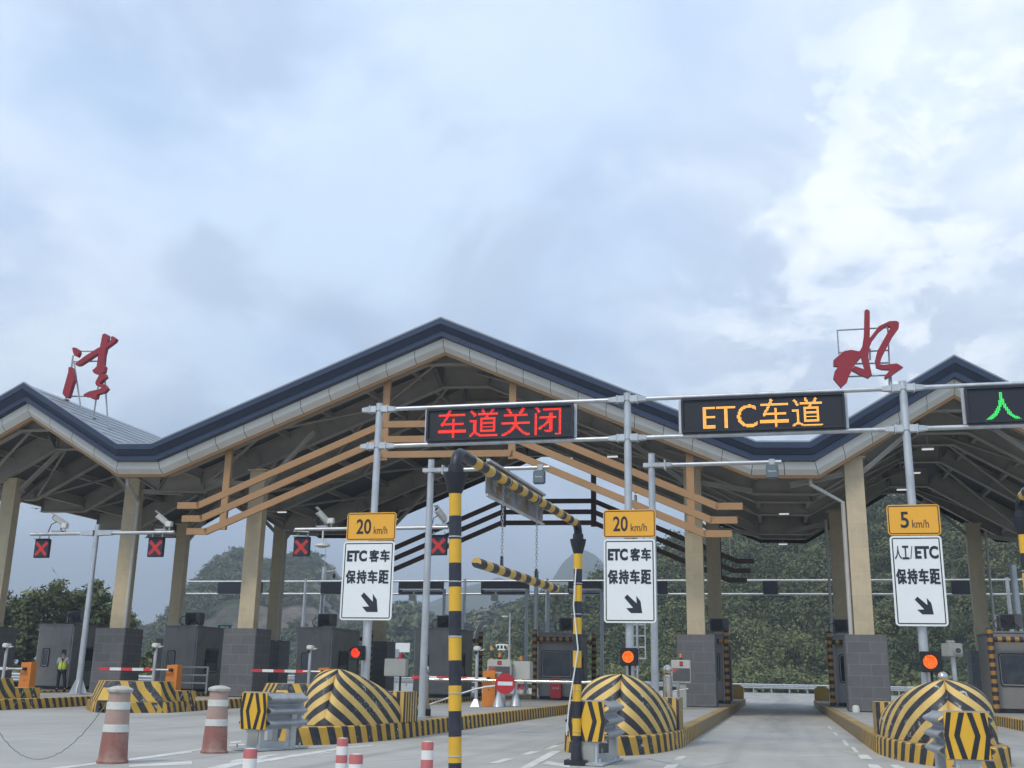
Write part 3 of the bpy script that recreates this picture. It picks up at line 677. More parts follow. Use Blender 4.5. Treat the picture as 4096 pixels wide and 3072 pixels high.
# purlins along the depth, and diagonal bracing in the roof planes
PL = offs(TOP, .62)
for i in range(len(TOP)-1):
    L = math.hypot(TOP[i+1][0]-TOP[i][0], TOP[i+1][1]-TOP[i][1]); n = max(1, round(L/2.15))
    for k in range(n+(1 if i == len(TOP)-2 else 0)):
        p = lerp2(PL[i], PL[i+1], k/n); big = k == 0
        pu = MB(); pu.bar(RF(p[0], 1.3, p[1]+.12), RF(p[0], 22.0, p[1]+.12), .06, .24 if not big else .5, 0); pu.bar(RF(p[0], 1.3, p[1]-.01 - (.13 if big else 0)), RF(p[0], 22.0, p[1]-.01 - (.13 if big else 0)), .2, .03); pu.build('purlin', M['truss'], canopy)
BL = offs(TOP, .98)
for i in range(len(TOP)-1):
    L = math.hypot(TOP[i+1][0]-TOP[i][0], TOP[i+1][1]-TOP[i][1])
    if L < 3: continue
    n = 3 if L > 9 else 1
    for k in range(n):
        a, b = lerp2(BL[i], BL[i+1], k/n+.04), lerp2(BL[i], BL[i+1], (k+1)/n-.02)
        for j in range(len(DF)-1):
            d0, d1 = DF[j]+.1, DF[j+1]-.1
            if (j+k) % 2 == 0: a, b = b, a
            br = MB(); br.tube([RF(a[0], d0, a[1]), RF(b[0], d1, b[1])], .065, 8); br.build('brace', M['truss'], canopy, smooth=True)
# columns: front row, rear row
COLS = [(-34.4, 42.8, 0), (-28.3, 43.3, 0), (-21.6, 42.3, 0), (-3.15, 44.4, 0), (3.13, 43.1, 0), (10.9, 43.8, 0),
        (-34.3, 58.0, 1), (-28.0, 58.0, 1), (-21.6, 58.0, 1), (-3.15, 58.5, 1), (3.13, 57.0, 1), (10.5, 64.0-1.5, 1)]
def roof_z(X, Y, t=1.3):
    P = offs(TOP, t); u = (X-P0.x)/EU.x
    for a, b in zip(P[:-1], P[1:]):
        if a[0] <= u <= b[0]: return a[1]+(b[1]-a[1])*(u-a[0])/(b[0]-a[0])
    return 9.5
for X, Y, back in COLS:
    w = .70; c = MB(); zt = min(9.75, roof_z(X, Y, .9)); zb = 3.05
    c.box((X, Y, (zb+zt)/2), (w, .44, zt-zb)); c.box((X, Y, zt+.02), (w+.2, .7, .06))
    co = c.build('column', M['column'], canopy)
    p = MB(); p.rbox((X, Y+.05, (.335+3.06)/2), (1.48, 1.42, 2.725), .025); p.build('plinth', M['plinth'], co)
    kn = MB()                                                  # knee braces up to the girder above
    dd = Y - (P0.y + EU.y*(X-P0.x)/EU.x)
    gd = min(DF, key=lambda q: abs(q-dd))
    for sgn in (-1, 1):
        for reach in (2.4,):
            q = Vector((X+sgn*reach, Y+.0, 0)); q.z = roof_z(q.x, q.y, 1.35)
            kn.bar((X+sgn*.3, Y, zt-.55), q, .10, .16); kn.bar((X+sgn*.3, Y, zt-.65), q-Vector((0, 0, .10)), .20, .03)
    for dy in (2.3,):
        q = Vector((X, Y+dy, roof_z(X, Y, .95))); kn.bar((X, Y+.4*(1 if dy > 0 else -1), zt-1.0), q, .2, .16)
    kn.build('knee_brace', M['truss'], co)
# bent rails below the front and rear gable
def slat_frame(d, material, name, zoff=0.0):
    s = MB(); h, w = .27, .14
    for zc, ul, ur in ((11.36, (-19.75, -20.62), (1.62, 2.55)), (10.72, (-19.55, -20.36), (1.38, 2.33)), (10.08, (-19.3, -20.1), (1.12, 2.1))):
        sl = .427; zl = zc - sl*(-11.9-ul[0]); zr = zc - sl*(ur[0]+6.55)
        pts = [(ul[1], zl), (ul[0], zl), (-11.95, zc), (-6.5, zc), (ur[0], zr), (ur[1], zr)]
        for a, b in zip(pts[:-1], pts[1:]):
            A_, B_ = RF(a[0], d, a[1]+zoff), RF(b[0], d, b[1]+zoff); e = (B_-A_).normalized()*.045
            s.bar(A_-e, B_+e, w, h)
    for u, zb in ((-18.6, 7.1), (-11.85, 9.95), (-6.5, 9.95), (.62, 6.95)):
        s.bar(RF(u, d+.03, zb-.1+zoff), RF(u, d+.03, roof_z(P0.x+u*EU.x, 0, 1.0)), .30, .16, 0, YA)
    return s.build(name, material, canopy)
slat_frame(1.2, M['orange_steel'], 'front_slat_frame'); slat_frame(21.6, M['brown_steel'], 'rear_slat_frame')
# rainwater pipes from the valleys back to the columns
for pts in ([gy(*V2(276, 1026), 40.2), gy(*V2(276, 1045), 40.2), gy(*V2(302, 1083), 42.9), None], [gy(3241, 1888, 42.6), gy(3243, 1938, 42.6), gy(3374, 2008, 42.9), None]):
    c = -28.3+.45 if pts[0].x < -10 else 3.13-.47
    pts[2] = Vector((c, 43.0, pts[2].z)); pts[3] = Vector((c, 43.0, 3.08)); d = MB(); d.tube(pts, .085, 10); d.build('drainpipe', M['duct'], canopy, smooth=True)
for X, Y in ((-21.6-.5, 58.0), (-28.0+.55, 57.4), (10.5+.55, 62.0), (3.13-.52, 56.6)):
    d = MB(); d.tube([(X, Y, 3.0), (X, Y, 9.3)], .07, 8); d.build('drainpipe', M['duct'], canopy, smooth=True)
# strip lamps under the roof
for px, py, Y in ((2450, 1827, 46), (2559, 1977, 52), (3136, 2056, 52), (3132, 2177, 60), (3711, 1797, 46), (3608, 1959, 52), (3662, 1892, 55), (2925, 2322, 66), (1128, 2049, 50), (2270, 1835, 48)):
    p = gy(px, py, Y); l = MB(); l.box(p, (.45, .13, .05)); lo = l.build('strip_lamp', M['lamp_white'], canopy)
    h = MB(); u = (p.x-P0.x)/EU.x; zr = roof_z(p.x, p.y, .95); h.box((p.x, p.y, p.z+.06), (.49, .17, .06)); h.bar((p.x, p.y, p.z+.1), (p.x, p.y, max(zr, p.z+.3)), .04, .04); h.build('lamp_hanger', M['truss'], lo)

# ------------------------------------------------------------------ rooftop letters
def Z0(x, y): return (x*1024/2212, 1200+y*1024/2212)
def Z3(x, y): return (3072+x*1024/2212, 1200+y*1024/2212)
def letter(name, label, strokes, frame, conv, d, legs):
    Yp = None; c0 = gy(*conv(*strokes[0][0]), 43); base = None
    ps = [gy(*conv(*p), d) for st in strokes for p in st]; bx = sum(p.x for p in ps)/len(ps); bz = roof_z(bx, d, 0)
    t = thing(name, label, 'rooftop letter', (bx, d, bz), 'red letters on the canopy roof')
    for k, st in enumerate(strokes):
        poly = [gy(*conv(*p), d) for p in st]; m_ = MB(); m_.prism([(p.x, p.z) for p in poly], (0, d-.004*k, 0), XA, ZA, (0, .22, 0)); m_.build('stroke', M['letter_red'], t)
    f = MB()
    for a, b in frame: f.tube([gy(*conv(*a), d+.34), gy(*conv(*b), d+.34)], .035, 6)
    for a, b in legs:
        p, q = gy(*conv(*a), d+.34), gy(*conv(*b), d+.34)
        zr = roof_z(q.x, d, -.0); k = (p.z-zr)/(p.z-q.z) if abs(p.z-q.z) > .05 else 1
        q = p + (q-p)*k; f.tube([p, q], .035, 6); f.box((q.x, q.y, q.z+.0), (.25, .25, .05))
    f.build('support_frame', M['galv_dull'], t); return t
qing = [[(622,412),(650,410),(680,430),(682,460),(665,490),(640,480),(630,450)],
 [(592,580),(618,580),(636,640),(638,690),(615,760),(590,842),(565,842),(540,810),(545,780),(570,690),(590,620)],
 [(648,553),(660,540),(740,480),(850,412),(880,400),(905,385),(960,345),(955,320),(975,312),(1003,335),(990,360),(930,405),(880,440),(800,490),(690,562),(660,566)],
 [(885,300),(905,288),(930,300),(930,340),(918,400),(900,480),(893,560),(908,575),(900,620),(870,645),(815,635),(797,610),(835,575),(850,470),(865,400)],
 [(860,640),(905,635),(918,665),(880,700),(862,725),(905,728),(930,765),(905,795),(840,815),(832,850),(800,855),(770,838),(722,830),(725,815),(770,790),(860,770),(885,752),(835,742),(823,715),(840,680)]]
letter('rooftop_letter', 'tall narrow red calligraphy character on pole frame over the left gable', qing,
 [((640,442),(860,442)), ((635,532),(900,528)), ((590,832),(830,832)), ((632,480),(620,590)), ((895,520),(905,700))], Z0, 41.0,
 [((632,480),(556,930)), ((640,540),(712,1022)), ((850,740),(795,1080)), ((895,520),(940,1165))])
shui = [[(835,90),(855,78),(880,95),(880,320),(875,420),(868,490),(880,560),(898,645),(865,672),(835,600),(805,490),(790,445),(815,400),(830,300)],
 [(792,445),(720,430),(660,440),(605,485),(565,520),(565,568),(608,573),(575,620),(563,675),(600,720),(632,752),(685,705),(700,650),(725,605),(740,565),(806,488)],
 [(725,605),(745,568),(830,598),(885,600),(898,645),(865,672),(790,640)],
 [(874,335),(960,225),(1050,183),(1110,180),(1132,195),(1130,240),(1080,310),(1030,400),(985,490),(965,555),(1000,560),(1115,548),(1168,580),(1080,640),(1020,680),(1005,665),(1055,600),(985,598),(935,580),(925,520),(945,440),(1000,340),(1060,235),(1030,215),(960,270),(900,350),(870,425)]]
letter('rooftop_letter', 'wide red calligraphy character with square frame behind it above the right valley', shui,
 [((595,262),(1040,238)), ((598,262),(612,470)), ((1035,238),(1055,700)), ((610,455),(1045,435)), ((745,552),(1045,543)), ((690,663),(1035,650)), ((640,470),(630,700)), ((880,420),(882,520))], Z3, 44.0,
 [((630,690),(628,900)), ((1045,640),(1055,900)), ((1062,640),(1075,900))])

# ================================================================== ISLANDS AND CRASH NOSES
KZ = .335
M['kerb_a'] = striped('black_yellow_kerb', .40, .35, wear=.5); M['kerb_b'] = striped('worn_black_yellow_kerb', .40, .35, wear=.9, fade=(6.5, 9.5))
M['kerb_c'] = striped('black_yellow_kerb_short', .46, .6, wear=1.1)
M['kerb_top'] = mat('worn_yellow_kerb_top', (.50, .31, .075), .7, 0, .2, 1.5, dirt=((.22, .19, .13), .9, .6))
M['kerb_top_far'] = mat('dusty_yellow_kerb_top', (.34, .23, .075), .75, 0, .3, .8, dirt=((.19, .165, .12), 1.0, .35))
M['nose'] = striped('chevron_nose_paint', .385, .65, c2=(.70, .48, .15), wear=.9, chips=.012)
M['nose_clean'] = striped('chevron_nose_paint_fresh', .345, .65, c2=(.70, .48, .15), wear=.7, chips=.0)
M['bulwark'] = striped('slanting_bulwark_paint', .56, .75, c2=(.62, .39, .06), wear=1.3)
def island(label, poly, start, kerb, top, group='toll islands'):
    """poly: plan outline, counter-clockwise; start: index where the stripes are counted from"""
    b = sum((Vector((x, y, 0)) for x, y in poly), Vector())/len(poly); b.z = 0
    t = thing('toll_island', label, 'toll island', b, group); n = len(poly)
    # inner line of the kerb
    inn = []
    for i in range(n):
        p, a, c = Vector(poly[i]), Vector(poly[i-1]), Vector(poly[(i+1) % n])
        d1, d2 = (p-a).normalized(), (c-p).normalized(); n1, n2 = Vector((-d1.y, d1.x)), Vector((-d2.y, d2.x)); s = (n1+n2); s = s/max(.3, s.dot(n1)) if s.length > 1e-4 else n1
        inn.append(p + s*.26)
    k = MB(); kt = MB(); pv = MB(); L = 0; order = [(start+i) % n for i in range(n+1)]; Ls = [0]
    for a, c in zip(order[:-1], order[1:]): Ls.append(Ls[-1] + (Vector(poly[c])-Vector(poly[a])).length)
    half = Ls[-1]/2
    for j, (a, c) in enumerate(zip(order[:-1], order[1:])):
        p, q, pi, qi = poly[a], poly[c], inn[a], inn[c]; u0, u1 = Ls[j], Ls[j+1]
        if u0 > half: u0, u1 = Ls[-1]-u0, Ls[-1]-u1            # mirrored on the other flank
        m = .02
        k.face([(p[0], p[1], -.05), (q[0], q[1], -.05), (q[0], q[1], KZ-m), (p[0], p[1], KZ-m)], 0, [(u0, -.05), (u1, -.05), (u1, KZ), (u0, KZ)])
        ep, eq = Vector(p).lerp(pi, .09), Vector(q).lerp(qi, .09)
        k.face([(p[0], p[1], KZ-m), (q[0], q[1], KZ-m), (eq[0], eq[1], KZ), (ep[0], ep[1], KZ)], 0, [(u0, KZ), (u1, KZ), (u1, KZ+.03), (u0, KZ+.03)])
        kt.face([(ep[0], ep[1], KZ), (eq[0], eq[1], KZ), (qi[0], qi[1], KZ), (pi[0], pi[1], KZ)])
    pv.face([(p[0], p[1], KZ-.012) for p in inn])
    ko = k.build('kerb', kerb, t); kt.build('kerb_top', top, ko); pv.build('paving', M['concrete'], t); return t
def bow(x0, yr, aL, bL, aR, bR, n=14):
    """asymmetric bow: the flank towards the open lane is long and gentle, the other one short and blunt"""
    yt = yr-max(bL, bR); L = [(x0-aL*math.cos(math.pi/2*k/n), yt+bL-bL*math.sin(math.pi/2*k/n)) for k in range(n)]
    Rr = [(x0+aR*math.sin(math.pi/2*k/n), yt+bR-bR*math.cos(math.pi/2*k/n)) for k in range(n+1)]
    return L+Rr
def nose_pts(cx, cy, r, n=14, a0=180, a1=360): return [(cx+r*math.cos(R(a0+(a1-a0)*k/n)), cy+r*math.sin(R(a0+(a1-a0)*k/n))) for k in range(n+1)]
YE = 66.0
isA = island('wide concrete island with fully striped kerb behind the lowest chevron nose', bow(-9.1, 24.4, .85, 1.3, 1.12, 4.35) + [(-7.94, 40), (-7.94, 52), (-7.94, YE), (-12.2, YE), (-12.2, 34), (-10.6, 27)], 14, M['kerb_a'], M['kerb_top'])
isB = island('narrow island in the middle whose kerb fades to dusty yellow along the open lane', bow(-3.1, 24.3, .98, 1.35, 1.1, 4.1) + [(-1.98, 40), (-1.98, YE), (-4.85, YE), (-4.85, 33), (-4.2, 27)], 14, M['kerb_b'], M['kerb_top_far'])
isC = island('right-hand island with dusty kerb carrying the five kilometre sign', bow(2.92, 24.3, 1.12, 4.1, .95, 1.3) + [(4.0, 27), (4.85, 33), (4.85, YE), (1.8, YE), (1.8, 40)], 14, M['kerb_b'], M['kerb_top_far'])
isF = island('island at the right edge under the booth with red cabinet', nose_pts(8.3, 25.0, 1.1) + [(9.9, 28), (11.8, 34), (11.8, YE), (7.18, YE), (7.18, 40), (7.18, 28)], 7, M['kerb_a'], M['kerb_top'])
isG3 = island('island with grey booth behind the closed red and white arm', [(-18.2, 36.0), (-16.9, 34.4), (-15.7, 34.4), (-14.4, 36.0), (-14.35, 44), (-14.3, YE), (-18.2, YE)], 1, M['kerb_c'], M['kerb_top'])
isG2 = island('left island with paint-chipped angular nose in front of its stone plinth', [(-22.9, 33.6), (-21.6, 32.0), (-21.0, 31.5), (-20.55, 31.5), (-19.3, 32.65), (-19.75, 36), (-20.1, 40), (-20.1, YE), (-22.9, YE)], 2, M['kerb_c'], M['kerb_top'])
isG1 = island('far left island with striped kerb under the slanting pole of crossed lights', [(-30.0, 33.6), (-27.4, 31.2), (-26.6, 30.6), (-24.3, 30.6), (-24.6, 34.1), (-25.3, 38), (-26.2, 46), (-26.4, YE), (-30.0, YE)], 3, M['kerb_c'], M['kerb_top'])
isG0 = island('farthest left island on which the person in the vest stands', [(-37.5, 40), (-36, 38), (-33.5, 38.5), (-32.0, 41), (-31.9, YE), (-37.5, YE)], 1, M['kerb_c'], M['kerb_top'])

def crash_nose(x0, yt, yr, flanks, label, material, H_=1.09):
    """long bow-shaped crash nose: steep ridge in front, boxy bulging flanks, falling towards an upright rear rib"""
    t = thing('crash_nose', label, 'crash nose', (x0, yt, KZ), 'chevron painted crash noses'); ya = yt+.62; rows = 20; mb = MB()
    for sgn, (a_, b_) in zip((-1, 1), flanks):
        plan = [(a_*math.sin(q), yt+b_-b_*math.cos(q)) for q in [((k/22)**1.1)*math.pi/2 for k in range(23)]]
        k = plan[-1][1]
        while k < yr+.5: k = min(k+.5, yr+.55); plan.append((a_, k))
        arc = [0]
        for p, q in zip(plan[:-1], plan[1:]): arc.append(arc[-1]+math.hypot(q[0]-p[0], q[1]-p[1]))
        G = []
        for i, (px, py) in enumerate(plan):
            spy = max(ya, py); f = (spy-ya)/(yr+.55-ya); hh = H_*(1-.40*f**1.15); b = min(1, arc[i]/1.5); e = 1.12+2.3*b**.7; col = []
            for j in range(rows+1):
                th = j/rows*math.pi/2; r = max(0, math.cos(th))**(2/e); zz = math.sin(th)**(2/e) if j else 0.0
                y = spy + (py-spy)*r; col.append((Vector((x0+sgn*px*r, y, KZ+hh*zz)), (arc[i], hh*zz)))
            G.append(col)
        for i in range(len(G)-1):
            for j in range(rows):
                q = [G[i][j], G[i+1][j], G[i+1][j+1], G[i][j+1]]; mb.face([k[0] for k in q], 0, [(k[1][1]+.02, k[1][0]) for k in q])
    mb.build('shell', material, t, smooth=True, auto=40)
    r = MB(); y0, y1, zt = yr+.5, yr+1.4, KZ+.64; xa, xb = x0-flanks[0][0]-.04, x0+flanks[1][0]+.04       # upright rear rib with vertical stripes
    P = [(xa, y0), (xb, y0), (xb, y1), (xa, y1)]; u = 0
    for k in range(4):
        a, c = P[k], P[(k+1) % 4]; L = math.hypot(c[0]-a[0], c[1]-a[1]); r.face([(a[0], a[1], KZ), (c[0], c[1], KZ), (c[0], c[1], zt), (a[0], a[1], zt)], 0, [(u, 0), (u+L, 0), (u+L, .6), (u, .6)]); u += L
    ro = r.build('rear_rib', M['rib_stripes'], t); c_ = MB(); c_.face([(p[0], p[1], zt) for p in P]); c_.build('rib_top', M['kerb_top'], ro); return t
M['rib_stripes'] = striped('rear_rib_paint', .17, 0, c2=(.66, .43, .115), wear=1.0)
nA = crash_nose(-8.82, 20.8, 22.75, ((.85, 1.3), (.79, 3.5)), 'chevron crash nose on the left, its right flank chipped, behind the dusty guardrail end', M['nose_clean'])
nB = crash_nose(-2.97, 20.8, 22.95, ((.98, 1.35), (.87, 3.4)), 'chevron crash nose in the middle with lightly scuffed black bands', M['nose_clean'])
nC = crash_nose(2.88, 20.8, 23.7, ((.95, 3.4), (.92, 1.35)), 'chevron crash nose on the right with large white paint chips', M['nose'])
def bulwark(at, label):
    x, y = at; t = thing('angular_bulwark', label, 'crash bulwark', (x, y, 0), 'angular striped bulwarks')
    P = [(-1.5, 1.35), (-.35, .05), (.12, .05), (1.35, 1.1), (1.3, 2.1), (-1.5, 2.1)]; S = [(-1.3, 1.4), (-.28, .32), (.08, .32), (1.12, 1.22), (1.08, 2.05), (-1.3, 2.05)]
    m_ = MB(); n = len(P); u = 0; us = [1.75, 0.0, 0.0, 1.6, 2.6, 4.8, 3.0]
    for i in range(n):
        a, c, a2, c2 = P[i], P[(i+1) % n], S[i], S[(i+1) % n]; u0, u1 = us[i], us[i+1]
        m_.face([(x+a[0], y+a[1], .0), (x+c[0], y+c[1], .0), (x+c[0], y+c[1], KZ+.03), (x+a[0], y+a[1], KZ+.03)], 0, [(u0, 0), (u1, 0), (u1, .36), (u0, .36)])
        m_.face([(x+a[0]*.97, y+a[1]+.01, KZ+.03), (x+c[0]*.97, y+c[1]+.01, KZ+.03), (x+c2[0], y+c2[1], .97), (x+a2[0], y+a2[1], .97)], 0, [(u0, .36), (u1, .36), (u1, .95), (u0, .95)])
    m_.build('striped_wall', M['bulwark'], t)
    c_ = MB(); c_.face([(x+p[0], y+p[1], .97) for p in S]); c_.face([(x+p[0], y+p[1], KZ+.032) for p in P]); c_.build('cap', M['kerb_top'], t)
    st = MB(); st.box((x+.1, y+2.75, KZ+.16), (2.2, 1.3, .34)); so = st.build('step', M['kerb_top'], t)
    sf = MB()
    sf.face([(x+1.203, y+2.1, .0), (x+1.203, y+3.41, .0), (x+1.203, y+3.41, KZ+.325), (x+1.203, y+2.1, KZ+.325)], 0, [(0, 0), (1.3, 0), (1.3, .6), (0, .6)])
    sf.build('step_side', M['bulwark'], t)
    return t
bw = bulwark((-20.75, 31.45), 'chipped black and yellow bulwark half hidden by the larger red cone post')
b1 = dup(bw, (-26.1, 30.4, 0), 'black and yellow bulwark cut by the left edge of the photo')
b3 = dup(bw, (-15.95, 34.0, 0), 'black and yellow bulwark peeping over the left guardrail end')

# ------------------------------------------------------------------ guardrail ends with diamond boards
def guard_end(at, yaw, label, BL=1.4):
    x, y = at; t = thing('guardrail_end', label, 'guardrail end', (0, 0, 0), 'guardrail ends with diamond boards')
    # local frame: the board faces -Y, the three-wave beam runs back along +Y on the +X side
    b = MB(); b.box((0, .02, .67), (.58, .03, .62)); bo = b.build('board', M['frame_yellow'], t)
    k = MB(); N = (0, -1, 0)
    for s in (-1, 1):
        for x0, w in ((.10, .075), (.245, .065)):              # bent black bars left and right of the centre
            for z0, z1, dx0, dx1 in ((.363, .67, -.085 if x0 < .2 else -.055, .0), (.67, .977, 0, -.085 if x0 < .2 else -.055)):
                q = [(s*(x0+dx0), z0), (s*(x0+dx0+w), z0), (s*(x0+dx1+w), z1), (s*(x0+dx1), z1)]
                k.face([(p[0], .0015, p[1]) for p in q])
    k.build('chevrons', M['frame_black'], bo)
    p = MB(); prof = []
    for i in range(37):                                        # three-wave section
        v = i/36; z = .36 + v*.62; off = .070*math.cos(v*6*math.pi+math.pi) ; prof.append((off, z))
    for side in (-1, 1):
        bx = .30*side
        for (o0, z0), (o1, z1) in zip(prof[:-1], prof[1:]):
            p.face([(bx+side*o0, .06, z0), (bx+side*o0, BL, z0), (bx+side*o1, BL, z1), (bx+side*o1, .06, z1)])
            p.face([(bx+side*o0-side*.006, BL, z0), (bx+side*o0-side*.006, .06, z0), (bx+side*o1-side*.006, .06, z1), (bx+side*o1-side*.006, BL, z1)])
    for z in (.36, .985): p.bar((-.28, .05, z), (.33, .05, z), .03, .03)
    p.build('beam', M['galv_dull'], t, smooth=True, auto=60)
    q = MB()
    q.box((.0, .10, .20), (.34, .10, .40)); q.box((.0, .10, .65), (.2, .12, .5))
    for sx in (-1, 1): q.box((sx*.22, BL-.25, .36), (.12, .14, .72)); q.bar((sx*.06, .12, .1), (sx*.2, BL-.3, .08), .1, .12)
    q.box((.0, BL/2, .025), (.62, BL+.3, .03))
    for bx, by in ((-.24, -.08), (.24, -.08), (.27, BL-.05), (-.27, BL-.05)): q.tube([(bx, by, .03), (bx, by, .11)], .018, 6)
    q.build('post', M['galv'], t)
    w = MB(); w.box((.0, .043, .19), (.24, .012, .24)); w.build('label_plate', M['grey_box'], t)
    t.location = (x, y, 0); t.rotation_euler = (0, 0, yaw); return t
_g = gy(1013, 2837, 18.3); guard_end((_g.x, 18.3), R(-16), 'dull guardrail end with diamond board left of the lowest chevron nose', 1.05)
_g = gy(2345, 2869, 17.9); guard_end((_g.x, 17.9), R(-4), 'guardrail end with diamond board behind the shorter striped post', 1.25)
_g = gy(3868, 2925, 16.6); guard_end((_g.x, 16.6), R(6), 'guardrail end with diamond board in front of the white-chipped nose', .95)

# ------------------------------------------------------------------ cone posts, chain, small bollards
def cone_post(at, label, tone):
    t = thing('cone_post', label, 'traffic post', (at[0], at[1], 0), 'faded red cone posts'); x, y = at
    t_ = NT('faded_red_cone_' + tone); u, v = t_.uv(); f = t_.noise(3, 7, .65); s_ = t_.noise(9, 6, .7, stretch=(1, 1, .15))
    hi = t_.math('GREATER_THAN', u, .50); red = t_.mix(hi, t_.mix(s_, (.20, .065, .052), (.33, .17, .14)), t_.mix(s_, (.29, .18, .15), (.42, .31, .26)))
    t_.col(t_.mix(t_.math('MULTIPLY', t_.ramp(f, .48, .72), .55), red, (.42, .36, .30))); t_.b.inputs['Roughness'].default_value = .8; t_.bump(s_, .15, .01)
    b = MB(); b.lathe([(.225, 0), (.23, .03), (.212, .05), (.207, .10), (.176, .62), (.157, .98), (.152, 1.02)], 28, (x, y, 0)); b.build('body', t_.m, t, smooth=True)
    c = MB(); c.lathe([(.16, 1.0), (.188, 1.02), (.192, 1.05), (.16, 1.075), (.08, 1.10), (.01, 1.105)], 28, (x, y, 0)); c.build('cap', M['off_white_dirty'], t, smooth=True)
    for z0, z1 in ((.44, .55), (.76, .87)):
        rr = lambda z: .207 + (.176-.207)*(z-.10)/.52 if z < .62 else .176 + (.157-.176)*(z-.62)/.36
        s = MB(); s.lathe([(rr(z0)+.001, z0), (rr(z0)+.006, z0+.004), (rr(z1)+.006, z1-.004), (rr(z1)+.001, z1)], 28, (x, y, 0)); s.build('white_band', M['band_white'], t, smooth=True)
    return t
M['off_white_dirty'] = mat('dusty_white_cap', (.47, .46, .41), .8, 0, .2, 6, dirt=((.28, .26, .22), .7, 5)); M['band_white'] = mat('white_reflective_band', (.60, .61, .57), .55, 0, .08, 3, dirt=((.40, .37, .32), .7, 4))
p1, p2 = gz(449, 3052), gz(856, 3012)
cone_post((p1.x, p1.y), 'nearer faded red cone post holding the end of the rope', 'near'); cone_post((p2.x, p2.y), 'second faded red cone post standing clear of the rope', 'far')
a_ = Vector((p1.x-.19, p1.y-.02, .86))
b_ = gy(-60, 2818, p1.y-.3); pts = []
for k in range(41):
    f = k/40; q = a_.lerp(b_, f); q.z -= 4*f*(1-f)*.80; q += Vector((.006*math.sin(k*2.1), 0, .008*math.sin(k*3.3))); pts.append(q)
ch = MB(); ch.tube(pts, .007, 6); rp = ch.build('slack_rope', mat('green_grey_rope', (.20, .25, .21), .8, 0, .3, 40), base=a_, smooth=True); tag(rp, 'slack greenish rope hanging from the nearer red cone post', 'rope')
t_ = NT('red_white_bollard'); u, v = t_.uv(); fr = t_.math('FRACT', t_.math('DIVIDE', t_.math('SUBTRACT', .75, u), .152)); isr = t_.math('LESS_THAN', fr, .48); f = t_.noise(6, 6, .65)
t_.col(t_.mix(isr, t_.mix(f, (.55, .54, .52), (.70, .70, .68)), t_.mix(f, (.36, .075, .075), (.50, .16, .15)))); t_.b.inputs['Roughness'].default_value = .6; M['bollard'] = t_.m
def bollard(pxl, w_px, y_top, label):
    Y = .105*FPX*4/w_px*.985; p = gy(pxl, y_top, Y); t = thing('delineator_post', label, 'delineator post', (p.x, p.y, 0), 'short red and white delineator posts')
    b = MB(); h = p.z; b.lathe([(.054, .03), (.054, h-.012), (.046, h), (.01, h+.004)], 18, (p.x, p.y, 0))
    for k in range(len(b.uv)): b.uv[k] = [(q[0]-(h-.75), q[1]) for q in b.uv[k]]
    b.build('tube', M['bollard'], t, smooth=True)
    c = MB(); c.lathe([(.10, 0), (.10, .02), (.06, .035)], 18, (p.x, p.y, 0)); c.build('foot', M['rubber'], t)
bollard(1003, 54, 2994, 'leftmost short red and white post, only its top two bands in the frame'); bollard(1371, 44, 2952, 'short post showing two red and two white bands left of the tall striped pole')
bollard(1425, 53, 3016, 'lowest short post, just one red cap and a white band at the bottom edge'); bollard(1711, 46, 2966, 'short red and white post nearest the tall striped pole')

# ================================================================== NEAR GANTRY, BOARDS, SIGNS
YG = 23.2
XP = [gy(*V2(806, 1150), YG).x, gy(*V2(1358, 1150), YG).x, gy(*V2(1975, 1150), YG).x]
ZTOP = [gy(*V2(820, 871), YG).z, gy(*V2(1354, 853), YG).z, gy(*V2(1949, 826), YG).z]
z_hi = (gy(*V2(900, 880), YG).z + gy(*V2(1420, 860), YG).z + gy(*V2(2030, 838), YG).z)/3
z_lo = (gy(*V2(870, 962), YG).z + gy(*V2(1430, 943), YG).z + gy(*V2(2060, 925), YG).z)/3
ztp = sum(ZTOP)/3
gan = thing('sign_gantry', 'galvanised pipe gantry on three posts carrying the lit lane boards', 'sign gantry', (XP[1], YG, 0))
for x in XP:
    p = MB(); p.tube([(x, YG, KZ-.02), (x, YG, ztp)], [.092, .078], 18); p.lathe([(.08, ztp), (.082, ztp+.015), (.01, ztp+.03)], 18, (x, YG, 0)); p.box((x, YG, KZ+.01), (.45, .45, .03)); po = p.build('post', M['galv'], gan, smooth=True)
    for z in (z_hi, z_lo):
        c = MB()
        for s in (-1, 1):
            c.bar((x+s*.06, YG, z), (x+s*.22, YG, z), .17, .135); c.mesh([(x+s*.24, YG-.09, z-.062), (x+s*.24, YG+.09, z-.062), (x+s*.24, YG+.09, z+.062), (x+s*.24, YG-.09, z+.062), (x+s*.42, YG-.055, z-.045), (x+s*.42, YG+.055, z-.045), (x+s*.42, YG+.055, z+.045), (x+s*.42, YG-.055, z+.045)], [(0,1,2,3), (4,5,6,7), (0,1,5,4), (1,2,6,5), (2,3,7,6), (3,0,4,7)])
            c.lathe([(.10, -.03), (.10, .03)], 14, (x, YG, z)); c.box((x+s*.22, YG, z), (.025, .20, .175)); c.box((x+s*.14, YG, z+.078), (.16, .08, .02))
        c.build('clamp', M['galv'], po)
xl, xr = XP[0]+.3, XP[2]+6.6
for z in (z_hi, z_lo):
    for a, b in ((XP[0]-.22, XP[0]-.1), (xl, XP[1]-.3), (XP[1]+.3, XP[2]-.3), (XP[2]+.3, xr)):
        rl = MB(); rl.tube([(a, YG, z), (b, YG, z)], .049, 14); rl.build('rail', M['galv'], gan, smooth=True)
